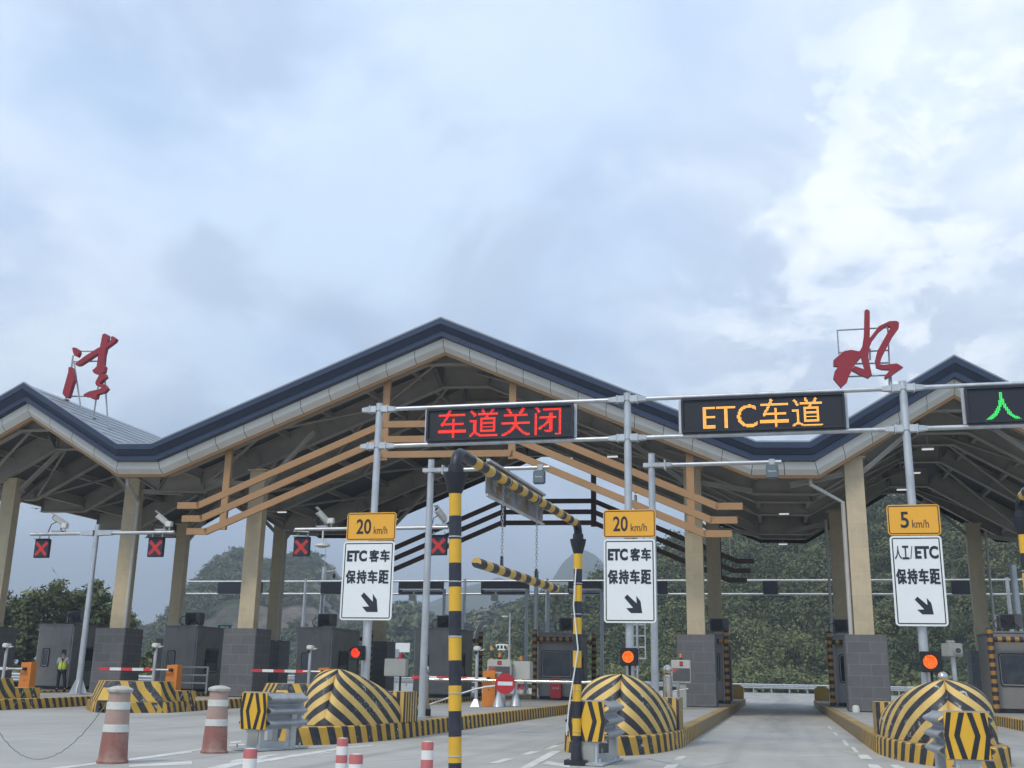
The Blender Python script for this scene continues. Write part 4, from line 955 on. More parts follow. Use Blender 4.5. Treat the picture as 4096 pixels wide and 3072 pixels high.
BX = [(gy(*V2(922, 915), YG-.1).x, gy(*V2(1238, 915), YG-.1).x), (gy(*V2(1472, 900), YG-.1).x, gy(*V2(1826, 895), YG-.1).x), (gy(*V2(2087, 880), YG-.1).x, gy(*V2(2415, 880), YG-.1).x)]
for a, b in BX:
    for x in (a-.035, b+.035): up_ = MB(); up_.box((x, YG, (z_hi+z_lo)/2), (.06, .06, z_hi-z_lo-.11)); up_.build('upright', M['galv'], gan)
def led_board(x0, x1, text, tx, ty, leds, label, nchar):
    zc = (z_hi+z_lo)/2; h = z_hi-z_lo-.13; t = thing('led_board', label, 'lane board', ((x0+x1)/2, YG, zc-h/2), 'lit lane boards on the pipe gantry')
    b = MB(); y = YG-.09; b.rbox(((x0+x1)/2, YG, zc), (x1-x0, .18, h), .012); co = b.build('casing', M['dark'], t)
    f = MB(); w = .07; f.face([(x0+w, y-.003, zc-h/2+w), (x1-w, y-.003, zc-h/2+w), (x1-w, y-.003, zc+h/2-w), (x0+w, y-.003, zc+h/2-w)]); f.build('matrix', M['led_black'], t)
    r = MB()
    for a, c in (((x0, zc-h/2+.02), (x1, zc-h/2+.02)), ((x0, zc+h/2-.02), (x1, zc+h/2-.02))): r.bar((a[0], y-.02, a[1]), (c[0], y-.02, c[1]), .05, .05)
    for x in (x0+.02, x1-.02): r.bar((x, y-.02, zc-h/2+.045), (x, y-.02, zc+h/2-.045), .05, .05)
    r.build('rim', M['frame_black'], co)
    X0, X1, Z0_, Z1_ = tx[0], tx[1], ty[0], ty[1]; nx = 26*nchar; nz = 26; d = MB(); k = 0
    for i, j in text_dots(text, nx, nz, .004):
        cx_, cz_ = X0+(X1-X0)*(i+.5)/nx, Z0_+(Z1_-Z0_)*(j+.5)/nz; s = (Z1_-Z0_)/nz*.37; s2 = (X1-X0)/nx*.39
        d.face([(cx_-s2, y-.006, cz_-s), (cx_+s2, y-.006, cz_-s), (cx_+s2, y-.006, cz_+s), (cx_-s2, y-.006, cz_+s)], 1 if (len(leds) > 1 and (j % 5 == 1 and i % 2)) else 0)
    d.build('lit_text', leds, t)
    return t
def bx(px0, px1, y): return (gy(*V2(px0, y), YG-.1).x, gy(*V2(px1, y), YG-.1).x)
def bz(px, y0, y1): return (gy(*V2(px, y1), YG-.1).z, gy(*V2(px, y0), YG-.1).z)
led_board(*BX[0], '车道关闭', bx(947, 1212, 915), bz(1080, 881, 944), [M['red_led'], M['red_led2']], 'lane board lit with red characters above the black and yellow pole', 4)
led_board(*BX[1], 'ETC车道', bx(1518, 1777, 896), bz(1648, 862, 927), [M['amber_led']], 'lane board lit with amber letters ETC and two characters', 4)
cw = (bx(947, 1212, 915)[1]-bx(947, 1212, 915)[0])/4; x3 = gy(*V2(2124, 880), YG-.1).x
led_board(*BX[2], '人工车道', (x3, x3+cw*4.25), bz(2160, 847, 912), [M['green_led']], 'lane board with green characters cut by the right edge', 4)

# plates on the posts
def plate(mb_face, mb_ring, cx, cz, w, h, y, rad, ring_in, ring_w, Oz=0):
    mb_face.prism(rrect(w, h, rad), (cx, y, cz), XA, ZA, (0, .012, 0))
    a, b = rrect(w-2*ring_in, h-2*ring_in, max(.01, rad-ring_in)), rrect(w-2*ring_in-2*ring_w, h-2*ring_in-2*ring_w, max(.008, rad-ring_in-ring_w)); n = len(a)
    mb_ring.mesh([(cx+p[0], y-.003, cz+p[1]) for p in a] + [(cx+p[0], y-.003, cz+p[1]) for p in b], [(k, (k+1) % n, n+(k+1) % n, n+k) for k in range(n)])
def speed_sign(c0, c1, num, numrect, label):
    y = YG-.155; a, b = gy(*V2(*c0), y), gy(*V2(*c1), y); cx, cz, w, h = (a.x+b.x)/2, (a.z+b.z)/2, b.x-a.x, a.z-b.z
    t = thing('speed_sign', label, 'speed sign', (cx, y, cz-h/2), 'amber speed plates'); f, r = MB(), MB(); plate(f, r, cx, cz, w, h, y, .07, .022, .018)
    f.build('plate', M['sign_amber'], t); r.build('border', M['sign_black'], t); tx = MB()
    put_text(tx, num, (-w/2+w*numrect[0], -h*.27, -w/2+w*numrect[1], h*.27), (cx, y, cz), XA, ZA, FRONT, .018); put_text(tx, 'km/h', (-w/2+w*(numrect[1]+.055), -h*.27, -w/2+w*numrect[2], h*.0), (cx, y, cz), XA, ZA, FRONT, .004)
    tx.build('lettering', M['sign_black'], t); k = MB(); k.box((cx, y+.035, cz), (w*.8, .04, .05)); k.box((cx, y+.07, cz), (.26, .05, .09)); k.build('bracket', M['galv'], t)
def lane_sign(c0, c1, line1, label):
    y = YG-.155; a, b = gy(*V2(*c0), y), gy(*V2(*c1), y); cx, cz, w, h = (a.x+b.x)/2, (a.z+b.z)/2, b.x-a.x, a.z-b.z
    t = thing('lane_sign', label, 'lane sign', (cx, y, cz-h/2), 'white lane signs with arrow'); f, r = MB(), MB(); plate(f, r, cx, cz, w, h, y, .075, .038, .022)
    f.build('plate', M['sign_white'], t); r.build('border', M['sign_green'], t); tx = MB(); O = (cx, y, cz)
    for body, x0, x1, bold, fat in line1: put_text(tx, body, (-w/2+w*x0, h*.24, -w/2+w*x1, h*.385), O, XA, ZA, FRONT, bold, fat=fat)
    for k, c in enumerate('保持车距'): put_text(tx, c, (-w/2+w*(.085+.213*k), -h*.035, -w/2+w*(.085+.213*k+.18), h*.125), O, XA, ZA, FRONT, 0, fat=.009)
    s = w*.40; ar = [(-.42,.30),(-.27,.46),(.22,.02),(.20,.40),(.42,.12),(.50,-.46),(-.08,-.46),(-.33,-.22),(.03,-.20)]
    arr = [(p[0]*s*.92+w*.05, p[1]*s*.95-h*.275) for p in ar]; tx.prism(arr, (cx, y-.004, cz), XA, ZA, (0, .003, 0))
    tx.build('lettering', M['sign_black'], t); k = MB()
    for dz in (-.3, .3): k.box((cx, y+.035, cz+dz*h), (w*.8, .04, .05)); k.box((cx, y+.07, cz+dz*h), (.26, .05, .09))
    k.build('bracket', M['galv'], t)
speed_sign((751, 1108), (854, 1167), '20', (.20, .50, .83), 'amber 20 km/h plate on the left gantry post')
speed_sign((1303, 1102), (1417, 1161), '20', (.19, .47, .83), 'amber 20 km/h plate on the middle gantry post')
speed_sign((1914, 1091), (2034, 1155), '5', (.25, .41, .78), 'amber 5 km/h plate on the right gantry post')
etc = [('ETC', .08, .47, .055, 0), ('客', .525, .70, 0, .009), ('车', .735, .91, 0, .009)]
lane_sign((743, 1170), (845, 1340), etc, 'white lane sign below the leftmost amber plate')
lane_sign((1304, 1165), (1418, 1346), etc, 'white lane sign above the middle chevron nose')
lane_sign((1921, 1158), (2050, 1353), [('人', .08, .21, 0, .003), ('工', .23, .35, 0, .007), ('/', .375, .43, .006, 0), ('ETC', .47, .92, .045, 0)], 'white lane sign with a slash below the 5 km/h plate')

# round signal lamps behind the noses
def signal(px, py, Y, dia_px, label, mats_):
    p = gy(px, py, Y); r = dia_px/(FPX*4)*(p-EYE).dot(_fw)/2; t = thing('signal_lamp', label, 'signal lamp', (p.x, Y, KZ), 'round lamps behind the noses'); b = MB()
    b.rbox((p.x+.02, Y+.08, p.z), (r*3.0, .15, r*3.0), .015); b.build('housing', M['dark'], t); q = MB(); q.tube([(p.x+.02, Y+.1, KZ), (p.x+.02, Y+.1, p.z-r*1.4)], .028, 10); q.build('stem', M['dark'], t, smooth=True)
    v = MB()
    for k in range(12):
        a0, a1 = R(15+150*k/12), R(15+150*(k+1)/12); rr = r*1.15
        v.face([(p.x+rr*math.cos(a0), Y+.0, p.z+rr*math.sin(a0)), (p.x+rr*math.cos(a1), Y+.0, p.z+rr*math.sin(a1)), (p.x+rr*math.cos(a1), Y-.12, p.z+rr*math.sin(a1)), (p.x+rr*math.cos(a0), Y-.12, p.z+rr*math.sin(a0))])
    v.build('hood', M['dark'], t); d = MB(); rnd = random.Random(px)
    for ring in range(1, 9):
        n = ring*6
        for k in range(n):
            a = 2*math.pi*k/n; c = (p.x+r*ring/8*.95*math.cos(a), p.z+r*ring/8*.95*math.sin(a)); s = r*.046
            d.face([(c[0]-s, Y-.002, c[1]-s), (c[0]+s, Y-.002, c[1]-s), (c[0]+s, Y-.002, c[1]+s), (c[0]-s, Y-.002, c[1]+s)], 0 if rnd.random() < .55 else 1)
    d.build('lamp_dots', mats_, t); return t
signal(1422, 2611, 22.9, 38, 'dim red round lamp behind the left chevron nose', [M['cross_led'], M['lens_red']])
signal(2512, 2627, 22.88, 46, 'bright orange round lamp above the middle chevron nose', [M['lens_red'], M['lens_orange']])
signal(3721, 2647, 22.88, 54, 'largest orange-red round lamp above the white-chipped nose', [M['lens_red'], M['lens_orange']])

# roadside antenna poles
def antenna(X, Y, top, arm_y, arm_end, boxc, label, brand=True):
    zt = gx(*V2(*top), X).z if False else gy(*V2(*top), Y).z; x = gy(*V2(*top), Y).x; za = gy(*V2(top[0]+20, arm_y), Y).z; xe = gy(*V2(arm_end, arm_y), Y).x
    t = thing('antenna_pole', label, 'antenna pole', (x, Y, KZ), 'roadside antenna poles'); p = MB(); p.tube([(x, Y, KZ-.01), (x, Y, zt)], [.093, .083], 16); p.lathe([(.09, zt), (.092, zt+.012), (.01, zt+.02)], 16, (x, Y, 0)); p.box((x, Y, KZ+.01), (.4, .4, .03)); p.build('pole', M['galv'], t, smooth=True)
    a = MB(); a.tube([(x+.15, Y, za), (xe, Y, za)], .052, 12); a.bar((x-.2, Y, za), (x+.5, Y, za), .2, .10); a.box((x+.34, Y, za), (.04, .24, .24)); a.box((x-.13, Y, za), (.16, .1, .08)); a.build('arm', M['galv'], t, smooth=True)
    bc = gy(*V2(*boxc), Y-.12); b = MB(); b.rbox((bc.x, bc.y, bc.z), (.30, .16, .34), .025); b.rbox((bc.x+.005, bc.y-.085, bc.z-.005), (.27, .02, .31), .01); bo = b.build('reader_box', M['antenna'], t)
    k = MB(); k.box((bc.x, Y, bc.z+.2), (.10, .22, .06)); k.box((bc.x, Y, za), (.14, .16, .14)); k.build('mount', M['galv'], bo)
    l = MB(); put_text(l, 'Genvict', (-.09, -.02, .09, .025), (bc.x, bc.y-.096, bc.z), XA, ZA, FRONT, .005); l.build('brand_lettering', M['sign_white'], bo)
M['antenna'] = mat('blue_grey_antenna_case', (.13, .17, .20), .5, 0, .1, 3)
antenna(-8.6, 26.33, (932, 994), 1016, 1187, (1165, 1031), 'antenna pole with arm and grey box beside the tall striped pole')
antenna(-3.0, 26.8, (1407, 981), 1005, 1688, (1668, 1019), 'antenna pole with long arm right of the middle gantry post')

# ================================================================== HEIGHT LIMIT FRAMES
M['frame_bands'] = striped('height_post_bands', .53, 0, c1=(.016, .019, .028), c2=(.72, .42, .03), rough=.45, offset=.35); M['beam_bands'] = striped('height_beam_bands', .51, 0, c1=(.016, .019, .028), c2=(.68, .40, .045), rough=.45)
M['hang_bands'] = striped('hanging_bar_bands', .50, 0, c1=(.018, .021, .030), c2=(.62, .40, .10), rough=.5)
def height_frame(A, B, ztop, rA, rB, label):
    A, B = Vector(A), Vector(B); t = thing('height_limit_frame', label, 'height limit frame', (A.x, A.y, 0), 'height limit frames'); D = (B-A).normalized()
    for P, s, r, ln in ((A, 1, rA, .11), (B, -1, rB, -.02)):
        p = MB(); p.tube([P+ZA*.0+XA*ln, P+ZA*(ztop-.25)], r, 20); p.build('post', M['frame_bands'], t, smooth=True)
        c = MB(); c.lathe([(r*1.04, ztop-.31), (r*1.2, ztop-.285), (r*1.8, ztop-.13), (r*1.95, ztop-.07), (r*1.3, ztop-.06)], 18, (P.x, P.y, 0)); c.lathe([(r*1.3, ztop-.07), (r*1.25, ztop+.02)], 16, (P.x, P.y, 0)); co = c.build('collar', M['frame_black'], t, smooth=True)
        e = MB(); e.tube([P+ZA*(ztop-.02), P+ZA*(ztop+.06), P+ZA*(ztop+.14)+D*s*.05, P+ZA*(ztop+.18)+D*s*.14, P+ZA*(ztop+.185)+D*s*.30], r*.98, 16); e.build('elbow', M['frame_black'], t, smooth=True)
        f = MB(); f.box((P.x+ln, P.y, .04), (.34, .34, .08)); f.lathe([(r*1.4, .08), (r*1.1, .22)], 16, (P.x+ln, P.y, 0)); f.build('foot', M['frame_black'], t)
        for z in (.5, 1.15, 1.75, 2.35, 2.85):
            w = MB(); w.lathe([(r+.001, z), (r+.006, z+.004), (r+.006, z+.012), (r+.001, z+.016)], 16, (P.x+ln*(1-z/(ztop-.25)), P.y, 0)); w.build('wire_tie', M['galv'], t)
    z = ztop+.185; b = MB(); b.tube([A+ZA*z+D*.30, B+ZA*z-D*.30], (rA+rB)/2*.95, 20); b.build('crossbeam', M['beam_bands'], t, smooth=True)
    n = 8; r = (rA+rB)/2*.95
    for k in range(n):
        q = A.lerp(B, .09+.82*k/(n-1)) + ZA*z; w = MB(); w.tube([q-D*.008, q+D*.008], r+.006, 16); w.build('wire_tie', M['galv'], t)
    return t
HA, HB = (-3.52, 11.7, 0), (-3.20, 17.9, 0)
hf = height_frame(HA, HB, 3.66, .071, .071, 'black and yellow height limit frame with sign plate and hanging bar before the middle island')
hw = MB(); hw.tube([Vector(HB)+Vector((-.02, -.09, 3.1)), Vector(HB)+Vector((-.05, -.14, 2.5)), Vector(HB)+Vector((.02, -.1, 1.8)), Vector(HB)+Vector((-.12, -.14, .9)), Vector(HB)+Vector((-.16, -.12, .45))], .012, 6)
hc = hw.build('cable', M['white_paint'], hf, smooth=True)
h2 = dup(hf, (3.02, 9.8, 0), 'second height limit frame whose striped post just enters at the right edge')
for o in list(h2.children):
    if o.name.startswith('cable'): pass
PA, PB = Vector(HA), Vector(HB); PD = (PB-PA).normalized(); PN = Vector((PD.y, -PD.x, 0))
def onbeam(px, py, off=0.0):        # where a sighting meets the vertical plane of the frame
    d = ray(px, py); n = PN; k = ((PA+PN*off)-EYE).dot(n)/d.dot(n); return EYE + d*k
# hanging bar on two chains
a, b = onbeam(1906, 2253), onbeam(2222, 2352); zc = (a.z+b.z)/2; a.z = b.z = zc
hb = thing('hanging_bar', 'striped black and yellow bar hanging on two chains under the height frame', 'hanging bar', tuple(a)); q = MB(); q.tube([a, b], .062, 18); q.build('bar', M['hang_bands'], hb, smooth=True)
for (px, py) in ((2012, 2010), (2148, 2060)):
    p = onbeam(px, py); top = Vector((p.x, p.y, 3.66+.185)); bot = Vector((p.x, p.y, zc+.06)); c = MB(); n = 26
    for k in range(n):
        q = top.lerp(bot, (k+.5)/n); L = (top.z-bot.z)/n*.72; w = .013
        x = (PD if k % 2 else PN)*w; c.tube([q+ZA*L, q+ZA*L*.7+x, q-ZA*L*.7+x, q-ZA*L, q-ZA*L*.7-x, q+ZA*L*.7-x, q+ZA*L], .0042, 5, caps=False)
    c.tube([top-ZA*.01, top-ZA*.0], .066, 12); co = c.build('chain', M['galv_dull'], hb)
    s = MB(); s.tube([bot+ZA*.12, bot+ZA*.12+PD*.03, bot+PD*.035, bot-ZA*.02], .012, 6); s.tube([bot+ZA*.12, bot+ZA*.12-PD*.03, bot-PD*.035, bot-ZA*.02], .012, 6); s.build('shackle', M['dark'], co)
# back of the sign plate on the beam
c4 = [onbeam(*p, -.14) for p in ((1947, 1838), (1947, 1984), (2171, 2104), (2171, 1972))]; u0, u1 = (c4[0]-PA).dot(PD), (c4[2]-PA).dot(PD); z0, z1 = (c4[1].z+c4[2].z)/2, (c4[0].z+c4[3].z)/2
t_ = NT('rusty_sign_back'); f = t_.noise(4, 7, .65); g = t_.noise(1.6, 6, .6); t_.col(t_.mix(t_.math('MULTIPLY', t_.ramp(g, .42, .6), .9), t_.mix(f, (.20, .215, .22), (.34, .35, .35)), t_.mix(f, (.15, .075, .03), (.30, .17, .07)))); t_.b.inputs['Roughness'].default_value = .6; t_.b.inputs['Metallic'].default_value = .2; M['rusty'] = t_.m
sp = thing('sign_plate', 'bare rusty back of a sign plate clamped to the striped crossbeam', 'sign plate', tuple(PA+PD*u0-PN*.14+ZA*z0)); OFF = PN*-.14
q = MB(); O = PA+OFF; q.prism([(u0+.05, z0), (u1-.05, z0), (u1, z0+.06), (u1, z1-.06), (u1-.05, z1), (u0+.05, z1), (u0, z1-.06), (u0, z0+.06)], O, PD, ZA, PN*-.012); q.build('plate', M['rusty'], sp)
q = MB(); q.bar(O+PD*u0+ZA*(z1-.02)+PN*.02, O+PD*u1+ZA*(z1-.02)+PN*.02, .05, .035); q.bar(O+PD*u0+ZA*(z0+.015)+PN*.015, O+PD*u1+ZA*(z0+.015)+PN*.015, .03, .03); q.build('rim', M['galv'], sp)
for k in range(5):
    u = u0+(u1-u0)*(.10+.2*k); q = MB(); q.bar(O+PD*u+ZA*(z0+.1)+PN*.02, O+PD*u+ZA*(z1-.12)+PN*.02, .05, .035); q.box(O+PD*u+ZA*3.845+PN*.05, (.05, .05, .18)); q.build('rib', M['galv_dull'], sp)

# ================================================================== LANE GATE
gt = thing('lane_gate', 'chrome pipe gate closing the lane between striped post and left gantry post', 'lane gate', (-8.72, 26.9, KZ))
def ballpost(t, x, y, h, name='post'):
    p = MB(); p.lathe([(.15, KZ), (.15, KZ+.30), (.10, KZ+.30), (.10, KZ+h), (.12, KZ+h+.004), (.12, KZ+h+.02), (.07, KZ+h+.03), (.06, KZ+h+.06), (.08, KZ+h+.065)], 18, (x, y, 0)); po = p.build(name, M['chrome'], t, smooth=True)
    b = MB(); n = 9; b.lathe([(max(.004, .105*math.sin(math.pi*k/n)), KZ+h+.16-.105*math.cos(math.pi*k/n)) for k in range(n+1)], 16, (x, y, 0)); b.build('ball', M['chrome'], po, smooth=True); return po
ballpost(gt, -8.72, 26.9, .98)
fb = MB(); fb.lathe([(.17, KZ), (.17, KZ+.17), (.15, KZ+.19)], 16, (-8.72, 26.9, 0)); fb.build('post_sleeve', M['rubber'], gt)
q = MB(); x1 = gy(2382, 2721, 26.9).x; zg = gy(1750, 2718, 26.9).z
q.tube([(-8.62, 26.9, zg), (x1, 26.9, zg)], .036, 10); q.lathe([(.05, -.04), (.05, .04)], 10, (x1, 26.9, zg)); q.build('bar', M['chrome'], gt, smooth=True)
q = MB(); pp = [gy(*R3(380, 1075), 26.9), gy(*R3(560, 1010), 26.9), gy(*R3(720, 955), 26.9), gy(*R3(880, 905), 26.9), gy(*R3(980, 885), 26.9), gy(*R3(1060, 877), 26.9)]; q.tube(pp, .024, 8); q.build('brace', M['galv'], gt, smooth=True)
q = MB(); q.box((x1+.0, 26.9, zg-.38), (.06, .06, .7)); q.build('latch_post', M['galv'], gt)
ne = thing('no_entry_sign', 'round red no entry disc with white bar on the lane gate', 'no entry sign', tuple(gy(*R3(1155, 855), 26.82))); c = gy(*R3(1155, 855), 26.82); r = 41/(FPX*4)*(c-EYE).dot(_fw)
q = MB(); q.prism([(r*math.cos(k*math.pi/24), r*math.sin(k*math.pi/24)) for k in range(48)], (c.x, c.y, c.z), XA, ZA, (0, .012, 0)); q.build('disc', M['red_paint'], ne)
q = MB(); q.prism([(-r*.74, -r*.17), (r*.74, -r*.17), (r*.74, r*.19), (-r*.74, r*.19)], (c.x, c.y-.004, c.z), XA, ZA, (0, .003, 0)); q.build('white_bar', M['sign_white'], ne)
q = MB(); q.box((c.x, c.y+.03, c.z), (.1, .05, .1)); q.build('clamp', M['galv'], ne)
for X, px, py, lab in ((-2.35, 2669, 2679, 'chrome ball-topped post in front of the small fee display'), (3.0, 3771, 2709, 'chrome ball-topped post behind the white-chipped nose')):
    p = gx(px, py, X); t = thing('ball_post', lab, 'steel post', (X, p.y, KZ), 'ball-topped steel posts'); ballpost(t, X, p.y, p.z-.16-KZ, 'shaft')

# ================================================================== BOOTHS
M['guard_bands'] = striped('guard_post_bands', .31, 0, c1=(.020, .021, .025), c2=(.40, .20, .045), rough=.6)
def window(t, O, X, N, x0, x1, z0, z1, glass, name='window', blind=False):
    O, X, N = Vector(O), Vector(X), Vector(N); w, h = x1-x0, z1-z0; cx_, cz_ = (x0+x1)/2, (z0+z1)/2; C_ = O + X*cx_ + ZA*cz_
    f = MB(); a, b = rrect(w, h, min(.12, w*.18)), rrect(w-.09, h-.09, min(.09, w*.14)); n = len(a)
    for d0, d1 in ((.004, .035),):
        va = [C_+X*p[0]+ZA*p[1]+N*d1 for p in a]; vb = [C_+X*p[0]+ZA*p[1]+N*d1 for p in b]; vc = [C_+X*p[0]+ZA*p[1]+N*d0 for p in a]; vd = [C_+X*p[0]+ZA*p[1]+N*.006 for p in b]
        f.mesh(va+vb+vc+vd, [(k, (k+1) % n, n+(k+1) % n, n+k) for k in range(n)] + [(k, 2*n+k, 2*n+(k+1) % n, (k+1) % n) for k in range(n)] + [(n+k, n+(k+1) % n, 3*n+(k+1) % n, 3*n+k) for k in range(n)])
    fo = f.build(name+'_frame', M['rubber'], t)
    r = MB(); a2, b2 = rrect(w-.09, h-.09, min(.09, w*.14)), rrect(w-.13, h-.13, min(.08, w*.12)); r.mesh([C_+X*p[0]+ZA*p[1]+N*.036 for p in a2]+[C_+X*p[0]+ZA*p[1]+N*.030 for p in b2], [(k, (k+1) % n, n+(k+1) % n, n+k) for k in range(n)]); r.build('bright_seal', M['galv_dull'], fo)
    g = MB(); g.face([C_+X*p[0]+ZA*p[1]+N*.009 for p in b]); g.build('pane', glass, fo)
    if blind:
        g = MB(); g.face([C_+X*p[0]+ZA*p[1]+N*.013 for p in ((-w*.40, -h*.42), (w*.40, -h*.42), (w*.40, -h*.1), (-w*.40, -h*.1))]); g.build('blind', M['blind'], fo)
    return fo
def booth(X, Y, w, d, h, label, body, front, side=None, group='toll booths'):
    t = thing('toll_booth', label, 'toll booth', (X, Y, KZ), group); zb = KZ; b = MB()
    b.rbox((X, Y+d/2, zb+.12+(h-.12)/2), (w, d, h-.12), .04); b.build('shell', body, t); c = MB(); c.box((X, Y+d/2, zb+.07), (w-.08, d-.08, .13)); c.build('base', M['dark'], t)
    r = MB(); r.rbox((X, Y+d/2, zb+h+.02), (w+.06, d+.06, .07), .02); r.build('roof', body, t)
    if front == 'small': window(t, (X, Y, zb), XA, (0, -1, 0), -w*.22-.21, -w*.22+.21, 1.05, 1.92, M['glass'])
    elif front == 'wide': window(t, (X, Y, zb), XA, (0, -1, 0), -w/2+.14, w/2-.14, .98, 2.22, M['glass_wide'])
    window(t, (X+w/2, Y, zb), YA, (1, 0, 0), d*.28, d*.62, .9, 2.05, M['glass'], 'side_window', blind=True)
    for sg in (-1, 1): sd = MB(); sd.box((X+sg*(w/2+.004), Y+.045, zb+h/2), (.03, .05, h-.15)); sd.build('corner_trim', M['galv_dull'], t)
    hd = MB(); hd.box((X+w/2+.025, Y+d*.66, zb+1.0), (.04, .03, .22)); hd.build('door_handle', M['chrome'], t)
    return t
t_ = NT('booth_windscreen'); o = t_.sepo(); f = t_.noise(1.6, 5, .6); t_.col(t_.mix(t_.ramp(f, .4, .7), (.014, .017, .024), (.055, .062, .07))); t_.b.inputs['Roughness'].default_value = .07; M['glass_wide'] = t_.m
def at_booth(px, X): p = gx(px, 2600, X); return p.y
bG0 = booth(-34.6, 47.6, 1.9, 3.0, 3.05, 'dark booth behind the person in the vest', M['booth'], 'small')
bG1 = booth(-28.25, 48.4, 1.75, 3.6, 3.05, 'dark booth with railing at its side, left of the second stone plinth', M['booth'], 'small')
bG2 = booth(-21.5, 49.0, 1.75, 3.6, 3.05, 'dark booth with two windows above the closed red and white arm', M['booth'], 'small')
bG3 = booth(-15.8, 49.8, 1.85, 3.6, 3.1, 'booth partly hidden by the tall striped pole and antenna pole', M['booth'], 'small')
bA = booth(-10.15, 51.2, 1.75, 3.4, 3.0, 'booth with wide dark windscreen left of the shorter striped post', M['booth'], 'wide')
bB = booth(-3.35, 51.2, 1.75, 3.4, 3.0, 'booth hidden behind the stone plinth of the middle column', M['booth'], 'wide')
bC = booth(3.3, 51.2, 1.75, 3.4, 3.0, 'booth behind the stone plinth on the right of the open lane', M['booth_light'], 'wide')
bF = booth(9.15, 46.4, 2.0, 3.4, 3.0, 'light grey booth with wide window at the right edge', M['booth_light'], 'wide')
for X, Y, lab in ((-10.15, 51.2, 'red fire cabinet in front of the booth left of the shorter striped post'), (9.5, 46.4, 'red fire cabinet at the booth on the right edge')):
    t = thing('fire_cabinet', lab, 'fire cabinet', (X, Y-.2, KZ), 'red fire cabinets'); b = MB(); b.rbox((X, Y-.18, KZ+.42), (.50, .22, .72), .015); b.build('case', M['red_dark'] if 'red_dark' in M else M['red_paint'], t); l = MB(); put_text(l, '消火栓', (-.16, -.03, .16, .06), (X, Y-.292, KZ+.5), XA, ZA, FRONT, .01); l.build('lettering', M['off_white'], t); f = MB(); f.box((X, Y-.18, KZ+.03), (.44, .18, .06)); f.build('foot', M['dark'], t)
    t2 = thing('warning_strip', lab.replace('red fire cabinet', 'red and white strip'), 'notice', (X, Y-.01, KZ+.85), 'notices under booth windows'); b = MB(); b.box((X-.05, Y-.012, KZ+.90), (.5, .016, .10)); b.build('plate', M['red_paint'], t2); b = MB(); b.box((X-.05, Y-.012, KZ+.985), (.44, .014, .05)); b.build('white_plate', M['off_white'], t2)
# striped guard frames round the booths
def guard(X, Y, w, label, bar=True, h=3.15, back=False):
    t = thing('guard_frame', label, 'guard frame', (X, Y, KZ), 'striped guard frames')
    for s in (-1, 1):
        p = MB(); p.tube([(X+s*w/2, Y, KZ), (X+s*w/2, Y, KZ+h)], .115, 14); p.build('post', M['guard_bands'], t, smooth=True)
    if bar:
        b = MB(); b.tube([(X-w/2+.10, Y, KZ+h-.42), (X+w/2-.10, Y, KZ+h-.42)], .105, 14); b.build('bar', M['guard_bands'], t, smooth=True)
guard(-10.1, 50.85, 2.1, 'striped guard frame round the booth with the wide dark windscreen'); guard(-3.35, 50.85, 2.1, 'striped guard frame behind the middle stone plinth'); guard(3.25, 50.85, 2.1, 'striped guard frame behind the right stone plinth'); guard(9.15, 46.0, 2.3, 'striped guard frame round the booth at the right edge')
guard(-10.1, 55.2, 2.1, 'dim striped guard frame at the rear of the booth with the dark windscreen'); guard(-15.8, 54.4, 2.1, 'dim striped guard frame just right of the tall striped pole'); guard(-21.5, 53.6, 2.2, 'dim striped guard frame by the red round lamp'); guard(-28.25, 53.0, 2.2, 'dim striped guard frame right of the railing booth'); guard(-34.6, 51.6, 2.2, 'dim striped guard frame behind the leftmost stone plinth')
# air conditioners on the roofs
def aircon(X, Y, z, label):
    t = thing('air_conditioner', label, 'air conditioner', (X, Y, z), 'air conditioners on booth roofs'); b = MB(); b.rbox((X+.12, Y, z+.38), (.86, .40, .58), .02); b.build('case', M['aircon'], t)
    g = MB(); g.box((X+.02, Y-.206, z+.38), (.52, .012, .50)); g.build('grille', M['dark'], t); f = MB()
    for s in (-1, 1): f.box((X+.12+s*.33, Y, z+.045), (.06, .5, .09))
    f.bar((X-.42, Y-.2, z+.02), (X-.42, Y-.2, z+.62), .03, .03); f.bar((X-.42, Y-.2, z+.62), (X-.3, Y-.2, z+.62), .03, .03); f.build('stand', M['galv_dull'], t)
    c = MB(); c.tube([(X-.28+.24*math.cos(a*.42), Y-.28, z+.26+.22*math.sin(a*.42)) for a in range(14)]+[(X+.2, Y-.26, z+.38), (X+.45, Y-.24, z+.10)], .018, 6); c.build('hose', M['rubber'], t, smooth=True)
M['aircon'] = mat('dull_grey_aircon', (.10, .10, .10), .5, .1, .15, 3)
zr = KZ+3.1
for X, Y, lab in ((-34.2, 48.6, 'air conditioner on the booth behind the person'), (-28.2, 49.3, 'air conditioner on the railing booth'), (-21.4, 49.9, 'air conditioner with coiled hose on the two-window booth'), (-15.6, 50.7, 'air conditioner beside the tall striped pole'), (-9.9, 52.2, 'air conditioner by the shorter striped post'), (-2.75, 52.0, 'air conditioner right of the middle tan column'), (2.75, 52.0, 'air conditioner left of the right tan column'), (8.9, 47.4, 'air conditioner on the booth at the right edge')): aircon(X, Y, zr, lab)

